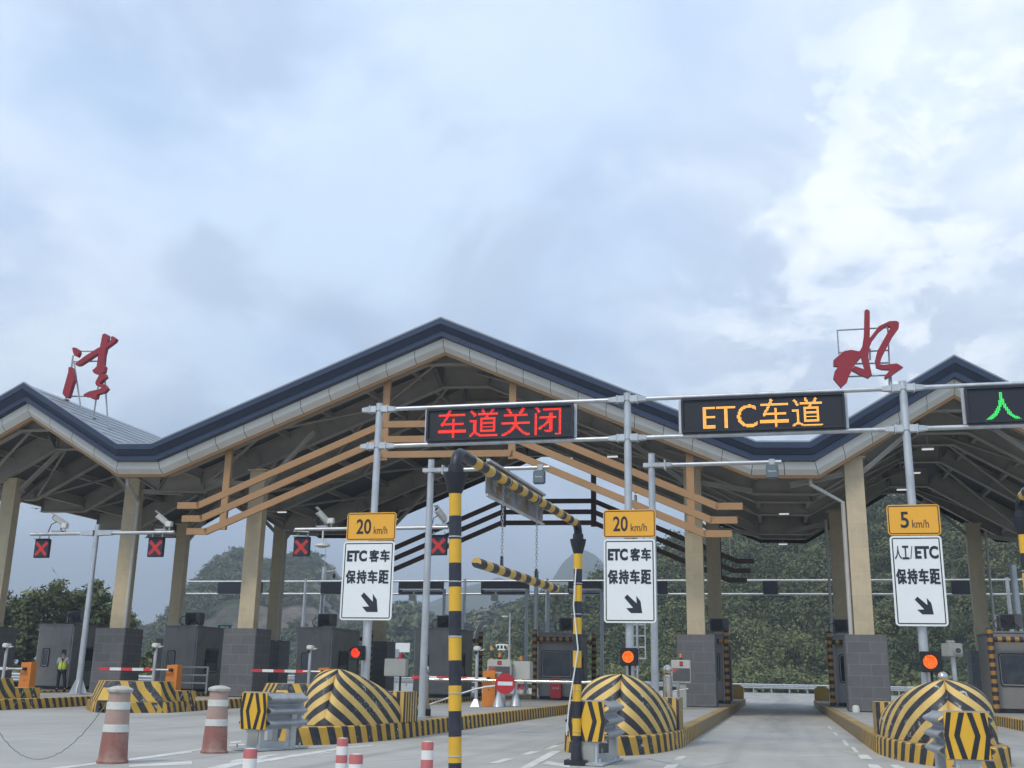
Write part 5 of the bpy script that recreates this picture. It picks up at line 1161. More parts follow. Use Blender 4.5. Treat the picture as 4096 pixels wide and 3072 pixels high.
# ================================================================== BARRIERS, CAMERA STUBS, DISPLAYS
M['arm_bands'] = striped('barrier_arm_bands', .90, 0, c1=(.40, .025, .035), c2=(.72, .72, .70), offset=.0, rough=.5)
def barrier(px, X, arm_px, zarm, label):
    p = gx(px, 2690, X); Y = p.y; t = thing('barrier_gate', label, 'barrier gate', (X, Y, KZ), 'orange barrier gates'); b = MB(); h = 1.2
    b.mesh([(X-.23, Y-.18, KZ), (X+.23, Y-.18, KZ), (X+.23, Y+.18, KZ), (X-.23, Y+.18, KZ), (X-.21, Y-.16, KZ+h-.03), (X+.21, Y-.16, KZ+h), (X+.21, Y+.16, KZ+h), (X-.21, Y+.16, KZ+h-.03)], [(0,3,2,1), (4,5,6,7), (0,1,5,4), (1,2,6,5), (2,3,7,6), (3,0,4,7)]); b.build('cabinet', M['orange'], t)
    d = MB(); d.tube([(X+.0, Y-.185, KZ+.55), (X+.0, Y-.17, KZ+.55)], .022, 8); d.build('lock', M['dark'], t)
    xe = gy(arm_px, 2690, Y-.28).x; a = MB(); a.tube([(X-.05, Y-.28, zarm), (X-.75, Y-.28, zarm)], .035, 8); a.build('arm_holder', M['galv'], t, smooth=True)
    a = MB(); a.bar((xe, Y-.28, zarm), (X-.60, Y-.28, zarm), .03, .10); a.build('arm', M['arm_bands'], t); pv = MB(); pv.tube([(X, Y-.30, zarm), (X, Y-.15, zarm)], .06, 10); pv.build('pivot', M['dark'], t)
barrier(696, -21.0, 394, 1.34, 'orange barrier with red and white arm above the chipped bulwark'); barrier(113, -26.9, -140, 1.28, 'orange barrier whose arm runs out of the left edge')
barrier(1300, -16.4, 1005, 1.38, 'orange barrier with arm in front of the two-window booth, mostly hidden'); barrier(1961, -9.7, 1649, 1.25, 'orange barrier with arm behind the no entry disc')
def stub(pxt, X, label):
    p = gx(*pxt, X); Y, z = p.y, p.z; t = thing('camera_post', label, 'camera post', (X, Y, KZ), 'short camera posts'); b = MB(); b.tube([(X, Y, KZ), (X, Y, z)], .055, 10); b.mesh([(X-.16, Y-.16, KZ), (X+.16, Y-.16, KZ), (X+.16, Y+.16, KZ), (X-.16, Y+.16, KZ), (X-.06, Y-.06, KZ+.25), (X+.06, Y-.06, KZ+.25), (X+.06, Y+.06, KZ+.25), (X-.06, Y+.06, KZ+.25)], [(0,1,5,4), (1,2,6,5), (2,3,7,6), (3,0,4,7)]); b.build('post', M['galv'], t, smooth=True)
    c = MB(); c.rbox((X+.02, Y-.05, z+.09), (.22, .26, .15), .03); c.bar((X+.12, Y-.05, z+.02), (X+.26, Y-.05, z+.06), .1, .03); c.build('camera', M['off_white'], t); l = MB(); l.lathe([(.05, -.01), (.04, -.08), (.01, -.10)], 10, (X-.02, Y-.1, z+.0)); l.build('lens', M['rubber'], t)
stub((28, 2592), -26.5, 'white camera on post at the left edge'); stub((625, 2592), -20.7, 'white camera on post between the red cone posts'); stub((1242, 2600), -16.2, 'white camera on post left of the lowest chevron nose'); stub((1909, 2605), -9.9, 'white camera on post right of the tall striped pole')
M['kiosk_led'] = M['cross_led']
def display(px0, py0, px1, py1, X, label, second=False, foot=True):
    p = gx((px0+px1)/2, (py0+py1)/2, X); Y = p.y; a, b = gy(px0, py0, Y), gy(px1, py1, Y); x0, x1, z1, z0 = a.x, b.x, a.z, b.z; w, h = x1-x0, z1-z0; t = thing('fee_display', label, 'fee display', (p.x, Y, KZ), 'fee displays')
    b_ = MB(); b_.rbox(((x0+x1)/2, Y+.12, (z0+z1)/2), (w, .22, h), .02); b_.build('case', M['kiosk'], t); s = MB(); s.box(((x0+x1)/2+.01, Y+.005, z0+h*.36), (w*.90, .012, h*.56)); s.build('screen', M['screen'], t)
    d = MB(); d.box(((x0+x1)/2+.02, Y+.006, z0+h*.83), (w*.17, .014, h*.20)); d.build('digit_window', M['led_black'], t); l = MB()
    for i, j in text_dots('绿', 8, 9, .0): q = ((x0+x1)/2+.02+(i-3.5)*w*.017, z0+h*.83+(j-4)*h*.018); l.box((q[0], Y-.003, q[1]), (w*.012, .004, h*.012))
    for row, tx in enumerate(('欢迎光临', '您好')):
        nx = 22 if row == 0 else 14
        for i, j in text_dots(tx, nx, 7, .0): q = (x0+w*.08+i*w*.012, z0+h*(.585-row*.09)+(j-3)*h*.010); l.box((q[0], Y-.003, q[1]), (w*.009, .004, h*.008))
    l.build('lit_digits', M['cross_led'], t); k = MB(); k.lathe([(.06, 0), (.06, .06), (.055, .07)], 10, ((x0+x1)/2, Y+.1, z1+.01)); k.build('beacon_base', M['dark'], t); k = MB(); k.lathe([(.06, 0), (.055, .12), (.02, .15)], 10, ((x0+x1)/2, Y+.1, z1+.08)); k.build('beacon', M['orange'], t, smooth=True)
    f = MB(); f.box(((x0+x1)/2, Y+.14, (KZ+z0)/2), (w*.5, .14, z0-KZ)); f.build('pedestal', M['grey_box'], t)
    if second: f = MB(); f.rbox((x1+w*.36, Y+.55, (z0+z1)/2-.03), (w*.75, .5, h*.96), .02); f.build('side_cabinet', M['kiosk'], t); k = MB(); k.lathe([(.06, 0), (.055, .12), (.02, .15)], 10, (x1+w*.3, Y+.5, z1-.02)); k.build('beacon', M['orange'], t, smooth=True)
display(1949, 2637, 2042, 2716, -9.6, 'fee display with side cabinet above the no entry disc', True); display(2684, 2639, 2763, 2733, -3.5, 'smaller fee display in front of the middle stone plinth')
p = gx(1580, 2670, -9.6); t = thing('equipment_box', 'plain grey box on a thin pole behind the left gantry post', 'equipment box', (p.x, p.y, KZ)); a, b = gy(1538, 2634, p.y), gy(1622, 2706, p.y); q = MB(); q.rbox((p.x, p.y+.1, (a.z+b.z)/2), (b.x-a.x, .2, a.z-b.z), .015); q.build('case', M['grey_box'], t); q = MB(); q.tube([(p.x+.12, p.y+.1, KZ), (p.x+.12, p.y+.1, b.z)], .03, 8); q.build('pole', M['dark'], t); q = MB(); q.lathe([(.05, 0), (.045, .12), (.01, .14)], 10, (p.x+.1, p.y+.1, a.z)); q.build('beacon', M['red_paint'], t)
# plate reader camera on the right island
p = gx(3808, 2600, 4.1); Y = p.y; t = thing('plate_camera', 'grey box camera on post between the white-chipped nose and the right booth', 'plate camera', (p.x, Y, KZ)); q = MB(); q.tube([(p.x+.04, Y, KZ), (p.x+.0, Y, p.z-.1)], .055, 12); q.build('post', M['galv'], t, smooth=True)
q = MB(); q.rbox((p.x, Y, p.z), (.36, .40, .32), .02, 0, R(18)); q.rbox((p.x-.02, Y, p.z+.19), (.18, .22, .07), .02); q.build('case', M['grey_box'], t); q = MB(); q.tube([(p.x+.10, Y-.18, p.z-.02), (p.x+.10, Y-.27, p.z-.02)], [.085, .09], 14); q.build('lens_hood', M['galv_dull'], t, smooth=True); q = MB(); q.tube([(p.x+.10, Y-.262, p.z-.02), (p.x+.10, Y-.275, p.z-.02)], .065, 14); q.build('lens', M['glass'], t)

# ================================================================== CROSSED LANE LIGHTS ON ARM POLES
def t_pole(base, top_v, label, yaw=0):
    p = gx(*V2(*top_v), base[0]); t = thing('signal_pole', label, 'signal pole', base, 'arm poles carrying crossed lights'); Y = base[1]; zt = gy(*V2(*top_v), Y).z; b = MB(); b.tube([(base[0], Y, KZ), (base[0], Y, zt+.1)], [.13, .10], 16)
    for k in range(4):
        a = k*math.pi/2+.4; b.prism([(0, 0), (.28, 0), (.06, .55), (0, .55)], (base[0]+.08*math.cos(a), Y+.08*math.sin(a), KZ), (math.cos(a), math.sin(a), 0), ZA, (-.02*math.sin(a), .02*math.cos(a), 0))
    b.box((base[0], Y, KZ+.015), (.6, .6, .03)); b.build('pole', M['galv'], t, smooth=True); return t, zt
def arm(t, x, Y, x0, x1, z):
    b = MB(); b.tube([(x0, Y, z), (x1, Y, z)], .075, 12)
    for s in (-1, 1): b.mesh([(x+s*.1, Y-.14, z-.10), (x+s*.1, Y+.14, z-.10), (x+s*.1, Y+.14, z+.12), (x+s*.1, Y-.14, z+.12), (x+s*.75, Y-.08, z-.08), (x+s*.75, Y+.08, z-.08), (x+s*.75, Y+.08, z+.08), (x+s*.75, Y-.08, z+.08)], [(0,1,5,4), (1,2,6,5), (2,3,7,6), (3,0,4,7)])
    b.build('arm', M['galv'], t, smooth=True)
def cross_light(cx, Y, cz, s, label):
    t = thing('lane_light', label, 'lane light', (cx, Y, cz-s/2), 'red crossed lane lights'); b = MB(); b.rbox((cx, Y, cz), (s, .16, s*1.12), .02); b.build('housing', M['led_case'], t); d = MB()
    for i in range(15):
        f = (i/14-.5)*s*.70
        for k in (-1, 0, 1):
            for sg in (-1, 1):
                x, z = cx+f+k*.034, cz+sg*f*1.03+k*sg*-.034 - .02; d.face([(x-.011, Y-.083, z-.011), (x+.011, Y-.083, z-.011), (x+.011, Y-.083, z+.011), (x-.011, Y-.083, z+.011)], 1 if k == 0 and i % 2 else 0)
    d.build('lit_cross', [M['cross_led'], M['red_led2']], t)
    v = MB(); v.box((cx, Y-.10, cz+s*.56), (s*.98, .2, .015)); v.build('hood', M['dark'], t); k = MB()
    for q in (-1, 1): k.box((cx+q*s*.32, Y+.02, cz+s*.66), (.04, .05, s*.22))
    k.build('hanger', M['galv_dull'], t)
M['led_case'] = mat('dark_blue_lamp_case', (.012, .015, .026), .4)
def cctv(x, Y, z, label, yaw=0.5, rise=.5):
    t = thing('surveillance_camera', label, 'surveillance camera', (x, Y, z), 'surveillance cameras on the arm poles'); b = MB(); dv = Vector((math.sin(yaw), .75*math.cos(yaw), -rise)).normalized(); a = Vector((x, Y, z+.62)); b.bar(a-dv*.02, a+dv*.62, .2, .2); b.build('body', M['off_white'], t)
    h = MB(); h.bar(a-dv*.12+ZA*.12, a+dv*.5+ZA*.12, .24, .02); h.build('sun_shield', M['off_white'], t); k = MB(); k.tube([(x+.2, Y+.3, z), (x+.2, Y+.3, z+.34)], .04, 8); k.box((x+.2, Y+.15, z+.03), (.5, .3, .06)); k.build('bracket', M['galv_dull'], t)
    f = MB(); f.rbox((x+.62, Y-.05, z+.24), (.26, .2, .22), .02); f.tube([(x+.62, Y, z), (x+.62, Y, z+.14)], .03, 8); f.build('flash_lamp', M['off_white'], t); l = MB(); l.tube([a-dv*.02, a-dv*.05], .075, 10); l.build('lens', M['glass'], t)
    w = MB(); w.tube([a+dv*.25, a+dv*.1+Vector((-.18, 0, -.25)), (x-.2, Y, z-.05), (x-.25, Y, z-.15)], .02, 6); w.build('cable', M['rubber'], t)
tp, zt = t_pole((-27.58, 39.8, KZ), (221, 1138), 'slanting-looking galvanised pole with two arms left of the second tan column'); za = gy(*V2(215, 1152), 39.8).z
arm(tp, -27.58, 39.8, gy(*V2(67, 1150), 39.8).x, gy(*V2(376, 1155), 39.8).x, za)
s = .70
for v, lab in (((93, 1175), 'crossed red light at the far left, against the sky'), ((338, 1178), 'crossed red light right of the second tan column')):
    p = gy(*V2(*v), 39.75); cross_light(p.x, 39.75, za-.62, s, lab)
q = gy(*V2(118, 1140), 39.8); cctv(q.x-.1, 39.8, za+.09, 'white camera above the far left crossed light', .7, .45); q = gy(*V2(330, 1140), 39.8); cctv(q.x+.15, 39.8, za+.09, 'white camera above the second crossed light', .7, .6)
tp2, zt2 = t_pole((-15.9, 41.2, KZ), (799, 1126), 'arm pole hidden behind the left gantry post and its signs'); za2 = gy(*V2(700, 1143), 41.2).z
arm(tp2, -15.9, 41.2, gy(*V2(638, 1142), 41.2).x, gy(*V2(968, 1142), 41.2).x, za2)
for v, lab in (((653, 1172), 'crossed red light left of the leftmost amber plate'), ((948, 1172), 'crossed red light half hidden by the tall striped pole')):
    p = gy(*V2(*v), 41.15); cross_light(p.x, 41.15, za2-.72, s, lab)
q = gy(*V2(690, 1140), 41.2); cctv(q.x-.1, 41.2, za2+.09, 'white camera above the crossed light by the amber plate', .6, .7); q = gy(*V2(945, 1140), 41.2); cctv(q.x-.05, 41.2, za2+.09, 'white camera beside the tall striped pole top', .4, .6)
p = gy(*V2(697, 1165), 41.2); t = thing('dome_camera', 'white dome camera bracket below the arm near the amber plate', 'dome camera', (p.x, 41.2, za2-.9)); b = MB(); b.tube([(p.x, 41.2, za2), (p.x, 41.2, za2-.62)], .04, 8); b.build('drop_pipe', M['off_white'], t); b = MB(); b.lathe([(.05, .02), (.3, 0), (.32, -.08), (.1, -.14)], 14, (p.x, 41.2, za2-.62)); b.build('housing', M['off_white'], t, smooth=True)

# ================================================================== FAR GANTRY, FAR ROADSIDE THINGS
YF = 70.0
zf1, zf0 = gy(*V2(700, 1256), YF).z, gy(*V2(700, 1283), YF).z
fg = thing('sign_gantry', 'thin far gantry crossing behind the whole plaza with boards seen from the back', 'sign gantry', (-20, YF, 0)); xl, xr = gy(*V2(405, 1255), YF).x, gy(*V2(2300, 1255), YF).x
for z in (zf1, zf0):
    b = MB(); b.tube([(xl, YF, z), (xr, YF, z)], .075, 10); b.build('rail', M['galv'], fg, smooth=True)
for v in (658, 1003, 1182, 1830, 2180):
    x = gy(*V2(v, 1300), YF).x; b = MB(); b.tube([(x, YF, 0), (x, YF, zf1+.15)], [.14, .11], 12); b.build('post', M['galv'], fg, smooth=True)
for v0, v1, lab in ((472, 566, 'far dark board left of the tan column with stone plinth'), (694, 742, 'far dark board just left of the leftmost white lane sign'), (862, 958, 'far dark board left of the tall striped pole'), (1040, 1143, 'far dark board behind the hanging striped bar'), (1228, 1300, 'far dark board left of the middle white lane sign'), (1420, 1442, 'far dark board right of the middle white lane sign'), (1648, 1680, 'far dark board against the wooded hill'), (2055, 2110, 'far dark board by the right rear column')):
    x0, x1 = gy(*V2(v0, 1270), YF-.05).x, gy(*V2(v1, 1270), YF-.05).x; t = thing('board_back', lab, 'lane board', ((x0+x1)/2, YF, zf0), 'far lane boards seen from behind'); b = MB(); b.rbox(((x0+x1)/2, YF-.05, (zf0+zf1)/2-.02), (x1-x0, .3, zf1-zf0-.06), .03); b.build('casing', M['led_case'], t)
    if v0 in (862, 1040, 1228): b = MB(); b.box(((x0+x1)/2, YF-.215, zf0+.30), ((x1-x0)*.94, .03, .07)); b.build('ledge', M['galv_dull'], t)
# cross arms with cameras under the far boards
for v0, v1, zv, lab in ((870, 960, 1276, 'thin far camera arm left of the tall striped pole'), (1046, 1138, 1276, 'thin far camera arm behind the hanging bar'), (1230, 1300, 1278, 'thin far camera arm by the middle lane sign')):
    Y = 64.0; a, b = gy(*V2(v0, zv), Y), gy(*V2(v1, zv), Y); t = thing('camera_arm_pole', lab, 'camera arm', (b.x, Y, KZ), 'far camera arms'); q = MB(); q.tube([a, (b.x, Y, a.z)], .06, 8); q.tube([(b.x, Y, KZ), (b.x, Y, a.z+.1)], .1, 10); q.build('pole', M['galv'], t, smooth=True); q = MB(); q.rbox((a.x+.7, Y-.1, a.z-.42), (.4, .4, .4), .04); q.rbox((a.x+.75, Y-.1, a.z-.14), (.1, .1, .2), .02); q.build('camera', M['off_white'], t)
for px, y0, y1, Y, r, lab in ((1290, 2380, 2527, 62, .10, 'thin galvanised pole behind the two-window booth'), (2192, 2330, 2490, 66, .12, 'galvanised pole carrying the ribbed plate above the dark-windscreen booth'), (2146, 2290, 2700, 56, .13, 'thicker galvanised pole right of the striped guard post'), (1856, 2380, 2530, 66, .10, 'galvanised pole right of the tall striped pole'), (4050, 2260, 2560, 52, .17, 'patchy galvanised pole at the right edge behind the light grey booth')):
    a = gy(px, y0, Y); t = thing('roadside_pole', lab, 'pole', (a.x, Y, 0), 'thin poles behind the booths'); q = MB(); q.tube([(a.x, Y, 0), (a.x, Y, a.z)], [r, r*.85], 12); q.build('shaft', M['galv'], t, smooth=True); q = MB(); q.lathe([(r*1.1, 0), (r*1.1, .04), (.02, .07)], 10, (a.x, Y, a.z)); q.build('cap', M['galv_dull'], t)
a = gy(1298, 2268, 75); t = thing('camera_mast', 'tall mast with small dark dome camera against the sky', 'camera mast', (a.x, 75, 0)); q = MB(); q.tube([(a.x, 75, 0), (a.x, 75, a.z)], [.22, .16], 12); q.tube([(a.x, 75, a.z), (a.x, 75, a.z+3.2)], .025, 6); q.build('mast', M['galv'], t, smooth=True); q = MB(); q.tube([(a.x+.1, 75, a.z-.35), (a.x+.75, 75, a.z-.3)], .05, 8); q.build('arm', M['galv_dull'], t); q = MB(); q.lathe([(.03, .3), (.11, .2), (.11, .03), (.07, -.08), (.02, -.11)], 12, (a.x+.8, 75, a.z-.75)); q.build('dome', M['dark'], t, smooth=True)
a = gy(*R3(1203, 185), 88); t = thing('lamp_post', 'slim white street lamp post in front of the wooded hill', 'street lamp', (a.x, 88, 0)); q = MB(); q.tube([(a.x-.02, 88, 0), (a.x, 88, a.z)], [.12, .06], 8); q.build('post', M['galv'], t); q = MB(); q.rbox((a.x-.45, 88, a.z-.25), (.5, .2, .12), .03); q.build('lamp', M['off_white'], t)
def sign_back(px0, px1, py0, py1, Y, label, ribs):
    a, b = gy(px0, py0, Y), gy(px1, py1, Y); t = thing('ribbed_sign', label, 'sign', ((a.x+b.x)/2, Y, b.z), 'ribbed sign backs'); q = MB(); q.rbox(((a.x+b.x)/2, Y, (a.z+b.z)/2), (b.x-a.x, .03, a.z-b.z), .01); q.build('plate', M['galv_dull'], t); q = MB()
    for k in range(ribs): q.box(((a.x+b.x)/2, Y-.03, b.z+(a.z-b.z)*(k+.5)/ribs), ((b.x-a.x)*.9, .03, .07))
    q.build('rib', M['galv'], t); q = MB(); q.tube([((a.x+b.x)/2, Y+.06, 0), ((a.x+b.x)/2, Y+.06, a.z)], .06, 8); q.build('pole', M['galv'], t)
sign_back(2160, 2218, 2486, 2524, 66.3, 'ribbed sign back on the pole above the dark-windscreen booth', 2); sign_back(1828, 1886, 2492, 2540, 66.3, 'ribbed sign back right of the tall striped pole', 3); sign_back(1571, 1596, 2596, 2630, 95, 'small ribbed sign back above the plain grey box', 4)
p = gx(2549, 2640, -3.5); Y = 46.0; a, b = gy(2541, 2498, Y), gy(2582, 2636, Y); t = thing('ladder_pole', 'galvanised pole with ladder-like frame between the two middle posts', 'ladder pole', (a.x, Y, KZ)); q = MB(); q.tube([(a.x+.08, Y, KZ), (a.x+.08, Y, 9.0)], .06, 10); q.build('pole', M['galv'], t, smooth=True); q = MB()
q.bar((b.x, Y, b.z), (b.x, Y, 8.2), .05, .05)
for k in range(14): q.bar((a.x-.1, Y, b.z+.02+k*(8.1-b.z)/13), (b.x, Y, b.z+.02+k*(8.1-b.z)/13), .04, .06)
q.build('ladder', M['galv'], t)
t_ = NT('road_sign_face_green'); M['rsg'] = M['road_green']
for px0, py0, px1, py1, Y, lab in ((869, 2496, 926, 2533, 62, 'small green sign with white border left of the tan column on the stone plinth'), (1122, 2543, 1144, 2583, 62, 'narrow green notice left of the two-window booth')):
    a, b = gy(px0, py0, Y), gy(px1, py1, Y); t = thing('green_sign', lab, 'road sign', ((a.x+b.x)/2, Y, b.z), 'small green signs'); w, h = b.x-a.x, a.z-b.z; c = ((a.x+b.x)/2, Y, (a.z+b.z)/2); f, r = MB(), MB(); plate(f, r, c[0], c[2], w, h, Y, .03, .0, .035); f.build('plate', M['road_green'], t); r.build('border', M['sign_white'], t); l = MB()
    if w > h: put_text(l, '服务广场', (-w*.25, -.02, w*.25, h*.26), c, XA, ZA, FRONT, .02); l.box((c[0], Y-.004, c[2]-h*.28), (w*.8, .004, h*.12))
    else:
        for k in range(6): l.box((c[0]+.04, Y-.004, c[2]+h*(.3-.13*k)), (w*.7, .004, h*.05))
    l.build('lettering', M['sign_white'], t); q = MB(); q.tube([(c[0], Y+.06, 0), (c[0], Y+.06, a.z)], .05, 8); q.build('pole', M['galv_dull'], t)
# far striped frame with a white notice, seen above the fee display
p = gy(*R3(1030, 560), 105); p2_ = gy(*R3(1187, 560), 105); ztop_ = gy(*R3(1100, 497), 105).z; t = thing('height_limit_frame', 'tiny far striped frame with white notice above the fee display', 'height limit frame', (p.x, 105, 0)); q = MB()
for x in (p.x, p2_.x): q.tube([(x, 105, 0), (x, 105, ztop_)], .18, 10)
q.build('post', striped('far_frame_bands', 1.5, 0, c1=BLK, c2=(.6, .36, .05)), t); q = MB(); q.tube([(p.x, 105, ztop_), (p2_.x, 105, ztop_)], .18, 10); q.build('crossbeam', striped('far_frame_beam', .8, 0, c1=(.03, .03, .03), c2=(.7, .65, .5)), t); q = MB(); a, b = gy(*R3(1087, 476), 104.7), gy(*R3(1158, 536), 104.7); q.box(((a.x+b.x)/2, 104.7, (a.z+b.z)/2), (b.x-a.x, .06, a.z-b.z)); no = q.build('notice', M['sign_white'], t); q = MB()
for k in (-1, 0, 1): q.box(((a.x+b.x)/2+k*.35, 104.66, (a.z+b.z)/2), (.22, .01, .3))
q.build('notice_marks', M['sign_black'], no)
a, b = gy(*R2(1831-1831+0, 0), 90), None
p = gy(1603, 2590, 100); t = thing('white_road_sign', 'small white sign far behind the plain grey box', 'road sign', (p.x, 100, 0)); q = MB(); q.box((p.x+.15, 100, p.z), (1.5, .06, .85)); q.build('plate', M['sign_white'], t); q = MB(); q.tube([(p.x, 100.08, 0), (p.x, 100.08, p.z+.4)], .08, 8); q.build('pole', M['galv'], t)

# guardrails beyond the plaza
def guardrail(A, B, n, label, h=.78, waves=3):
    A, B = Vector(A), Vector(B); D = (B-A).normalized(); Nn = Vector((D.y, -D.x, 0)); t = thing('guardrail', label, 'guardrail', tuple(A), 'guardrails beyond the plaza'); m_ = MB(); prof = [(.045*math.cos(i/24*waves*2*math.pi+math.pi), h-.50+.52*i/24) for i in range(25)]
    for (o0, z0), (o1, z1) in zip(prof[:-1], prof[1:]): m_.face([A+Nn*o0+ZA*z0, B+Nn*o0+ZA*z0, B+Nn*o1+ZA*z1, A+Nn*o1+ZA*z1])
    m_.build('beam', M['galv'], t, smooth=True, auto=60)
    for k in range(n): q = MB(); p = A.lerp(B, (k+.5)/n)-Nn*.12; q.box((p.x, p.y, h/2), (.14, .14, h)); q.build('post', M['galv_dull'], t)
guardrail((-10, 131, 0), (14, 133, 0), 12, 'far three-wave guardrail across the end of the open lane', 1.0); guardrail((14, 133, 0), (60, 122, 0), 20, 'far guardrail passing behind the right island', 1.0); guardrail((-90, 64, 0), (-33.5, 62.5, 0), 24, 'guardrail left of the person, behind the orange barrier', .95)
guardrail((-70, 112, 0), (-10, 131, 0), 20, 'far guardrail at the foot of the hills behind the booths', 1.0)
# low pale crash blocks at the lane exits, railing, white jar
for X, Y, lab in ((-2.45, 64.8, 'yellow concrete block at the far end of the middle island'), (2.25, 64.8, 'yellow concrete block at the far end of the right island')):
    t = thing('concrete_block', lab, 'concrete block', (X, Y, KZ), 'yellow end blocks'); q = MB(); q.prism([(-.4, 0), (.4, 0), (.4, .62), (.2, .78), (-.2, .78), (-.4, .62)], (X, Y, KZ), XA, ZA, (0, .9, 0)); q.build('block', M['kerb_top'], t)
t = thing('steel_railing', 'grey tube railing beside the booth left of the second stone plinth', 'railing', (-26.9, 46.2, KZ)); q = MB()
for z in (.45, .8, 1.15): q.bar((-27.2, 46.2, KZ+z), (-25.4, 46.2, KZ+z), .07, .07)
for x in (-27.2, -25.4): q.bar((x, 46.2, KZ), (x, 46.2, KZ+1.185), .08, .08)
q.build('frame', M['galv_dull'], t)
p = gz(*R5(757, 1022), KZ); q = MB(); q.lathe([(.12, 0), (.13, .12), (.11, .22), (.03, .25)], 14, (p.x, p.y-.3, KZ)); tag(q.build('white_jar', M['off_white'], base=(p.x, p.y-.3, KZ), smooth=True), 'small white jar at the foot of the right stone plinth', 'jar')
for px, lab in ((1993, 'left flared steel stand below the no entry disc'), (2062, 'right flared steel stand below the no entry disc')):
    p = gz(px, 2827-(3 if px > 2000 else 0), KZ); t = thing('steel_stand', lab, 'stand', (p.x, p.y, KZ), 'flared steel stands'); q = MB(); q.lathe([(.22, 0), (.20, .04), (.09, .40), (.055, .55), (.055, 1.1)], 12, (p.x, p.y, KZ)); q.build('leg', M['galv'], t, smooth=True); q = MB(); q.box((p.x, p.y, KZ+1.12), (.2, .2, .05)); q.build('head', M['galv'], t)
p = gx(2714, 2780, -3.0); t = thing('warning_stick', 'rusty upright rod with crossbar in front of the smaller fee display', 'rod', (p.x, p.y, KZ)); q = MB(); q.tube([(p.x, p.y, KZ), (p.x, p.y, 1.3)], .035, 8); q.build('rod', M['rusty'], t); q = MB(); q.tube([(p.x-.25, p.y, .98), (p.x+.3, p.y, 1.08)], .018, 6); q.build('crossbar', M['galv_dull'], t)
cn = None
for i, (px, py) in enumerate(((2071, 2745), (2087, 2745), (2106, 2747))):
    p = gy(px, py+8, 72); t = thing('traffic_cone', 'red and white cone seen between the fee display and the striped guard post', 'traffic cone', (p.x, 72, 0), 'far red and white cones'); q = MB(); q.lathe([(.2, .03), (.17, .25)], 12, (p.x, 72, 0)); q.lathe([(.13, .5), (.06, .8), (.01, .82)], 12, (p.x, 72, 0)); q.build('cone', M['red_paint'], t); q = MB(); q.lathe([(.17, .25), (.13, .5)], 12, (p.x, 72, 0)); q.build('band', M['band_white'], t); q = MB(); q.box((p.x, 72, .02), (.5, .5, .04)); q.build('base', M['red_paint'], t)
# swallows under the left gable
for vx, vy, rz, ro, lab in ((78, 1099, .2, .1, 'small dark bird gliding level below the left gable'), (116, 1233, 1.0, .9, 'small dark bird with raised wing left of the slanting pole')):
    p = gy(*V2(vx, vy), 30.0); t = thing('swallow', lab, 'bird', tuple(p), 'birds under the canopy'); t.rotation_euler = (ro*.5, ro, rz); L = .085; q = MB(); q.tube([(0, -L, 0), (0, -L*.7, .004), (0, -.01, .0), (0, L*.6, 0), (0, L*1.1, .004)], [.003, .012, .017, .011, .003], 8)
    for s in (-1, 1):
        w = [(0, -.045, .006), (s*.07, -.055, .018), (s*.16, -.015, .012), (s*.19, .03, .004), (s*.12, .012, .012), (s*.05, .018, .010), (0, .02, .006)]; q.face(w); q.face([(a, b, c+.003) for a, b, c in w[::-1]]); q.face([(0, L*.9, .002), (s*.012, L*1.0, .002), (s*.028, L*1.75, .0)])
    o = q.build('body', M['hair'], None, smooth=True); o.parent = t

# ================================================================== PERSON
def skin_mesh(name, pts, edges, radii, material, parent, root=0, sub=2):
    me = bpy.data.meshes.new(name); me.from_pydata(pts, edges, []); o = bpy.data.objects.new(name, me); COL.objects.link(o); sk = o.modifiers.new('skin', 'SKIN'); sk.use_smooth_shade = True
    if not me.skin_vertices: bpy.ops.object.select_all(action='DESELECT') if False else None
    lay = me.skin_vertices[0].data if len(me.skin_vertices) else None
    for i, r in enumerate(radii):
        rr = r if isinstance(r, tuple) else (r, r); lay[i].radius = rr; lay[i].use_root = (i == root)
    sb = o.modifiers.new('sub', 'SUBSURF'); sb.levels = sub; sb.render_levels = sub; bpy.context.view_layer.update()
    m2 = bpy.data.meshes.new_from_object(o.evaluated_get(bpy.context.evaluated_depsgraph_get())); m2.name = name; bpy.data.objects.remove(o)
    m2.materials.clear(); m2.materials.append(material); m2.polygons.foreach_set('use_smooth', [True]*len(m2.polygons)); q = bpy.data.objects.new(name, m2); COL.objects.link(q); q.parent = parent; return q
pf = gz(238, 2763, KZ); pr = thing('person', 'person in yellow-green safety vest and dark trousers standing by the left booth, hands behind back', 'person', (pf.x, pf.y, KZ)); pr.rotation_euler = (0, 0, R(22))
# faces local -Y; height 1.74 m; weight on the right leg, left foot a little to the side
B = [(0, 0, .93), (0, .005, 1.08), (0, .0, 1.24), (0, .01, 1.40), (0, .0, 1.49), (0, -.015, 1.55), (0, -.02, 1.66),          # 0-6 pelvis..head
     (-.10, 0, .88), (-.11, -.01, .50), (-.12, .02, .10), (-.125, -.11, .045),                                                # 7-10 right leg
     (.10, 0, .88), (.155, -.03, .50), (.215, .03, .10), (.235, -.09, .045),                                                  # 11-14 left leg
     (-.185, .01, 1.40), (-.245, .05, 1.13), (-.13, .19, .97),                                                                # 15-17 right arm, hand behind
     (.185, .01, 1.40), (.265, .06, 1.14), (.12, .20, 1.00)]                                                                  # 18-20
E_ = [(0,1),(1,2),(2,3),(3,4),(4,5),(5,6),(0,7),(7,8),(8,9),(9,10),(0,11),(11,12),(12,13),(13,14),(3,15),(15,16),(16,17),(3,18),(18,19),(19,20)]
Rd = [(.15,.11),(.14,.10),(.155,.11),(.13,.09),.055,.085,.095,.085,.058,.04,.035,.085,.058,.04,.035,.06,.042,.032,.06,.042,.032]
hands = []
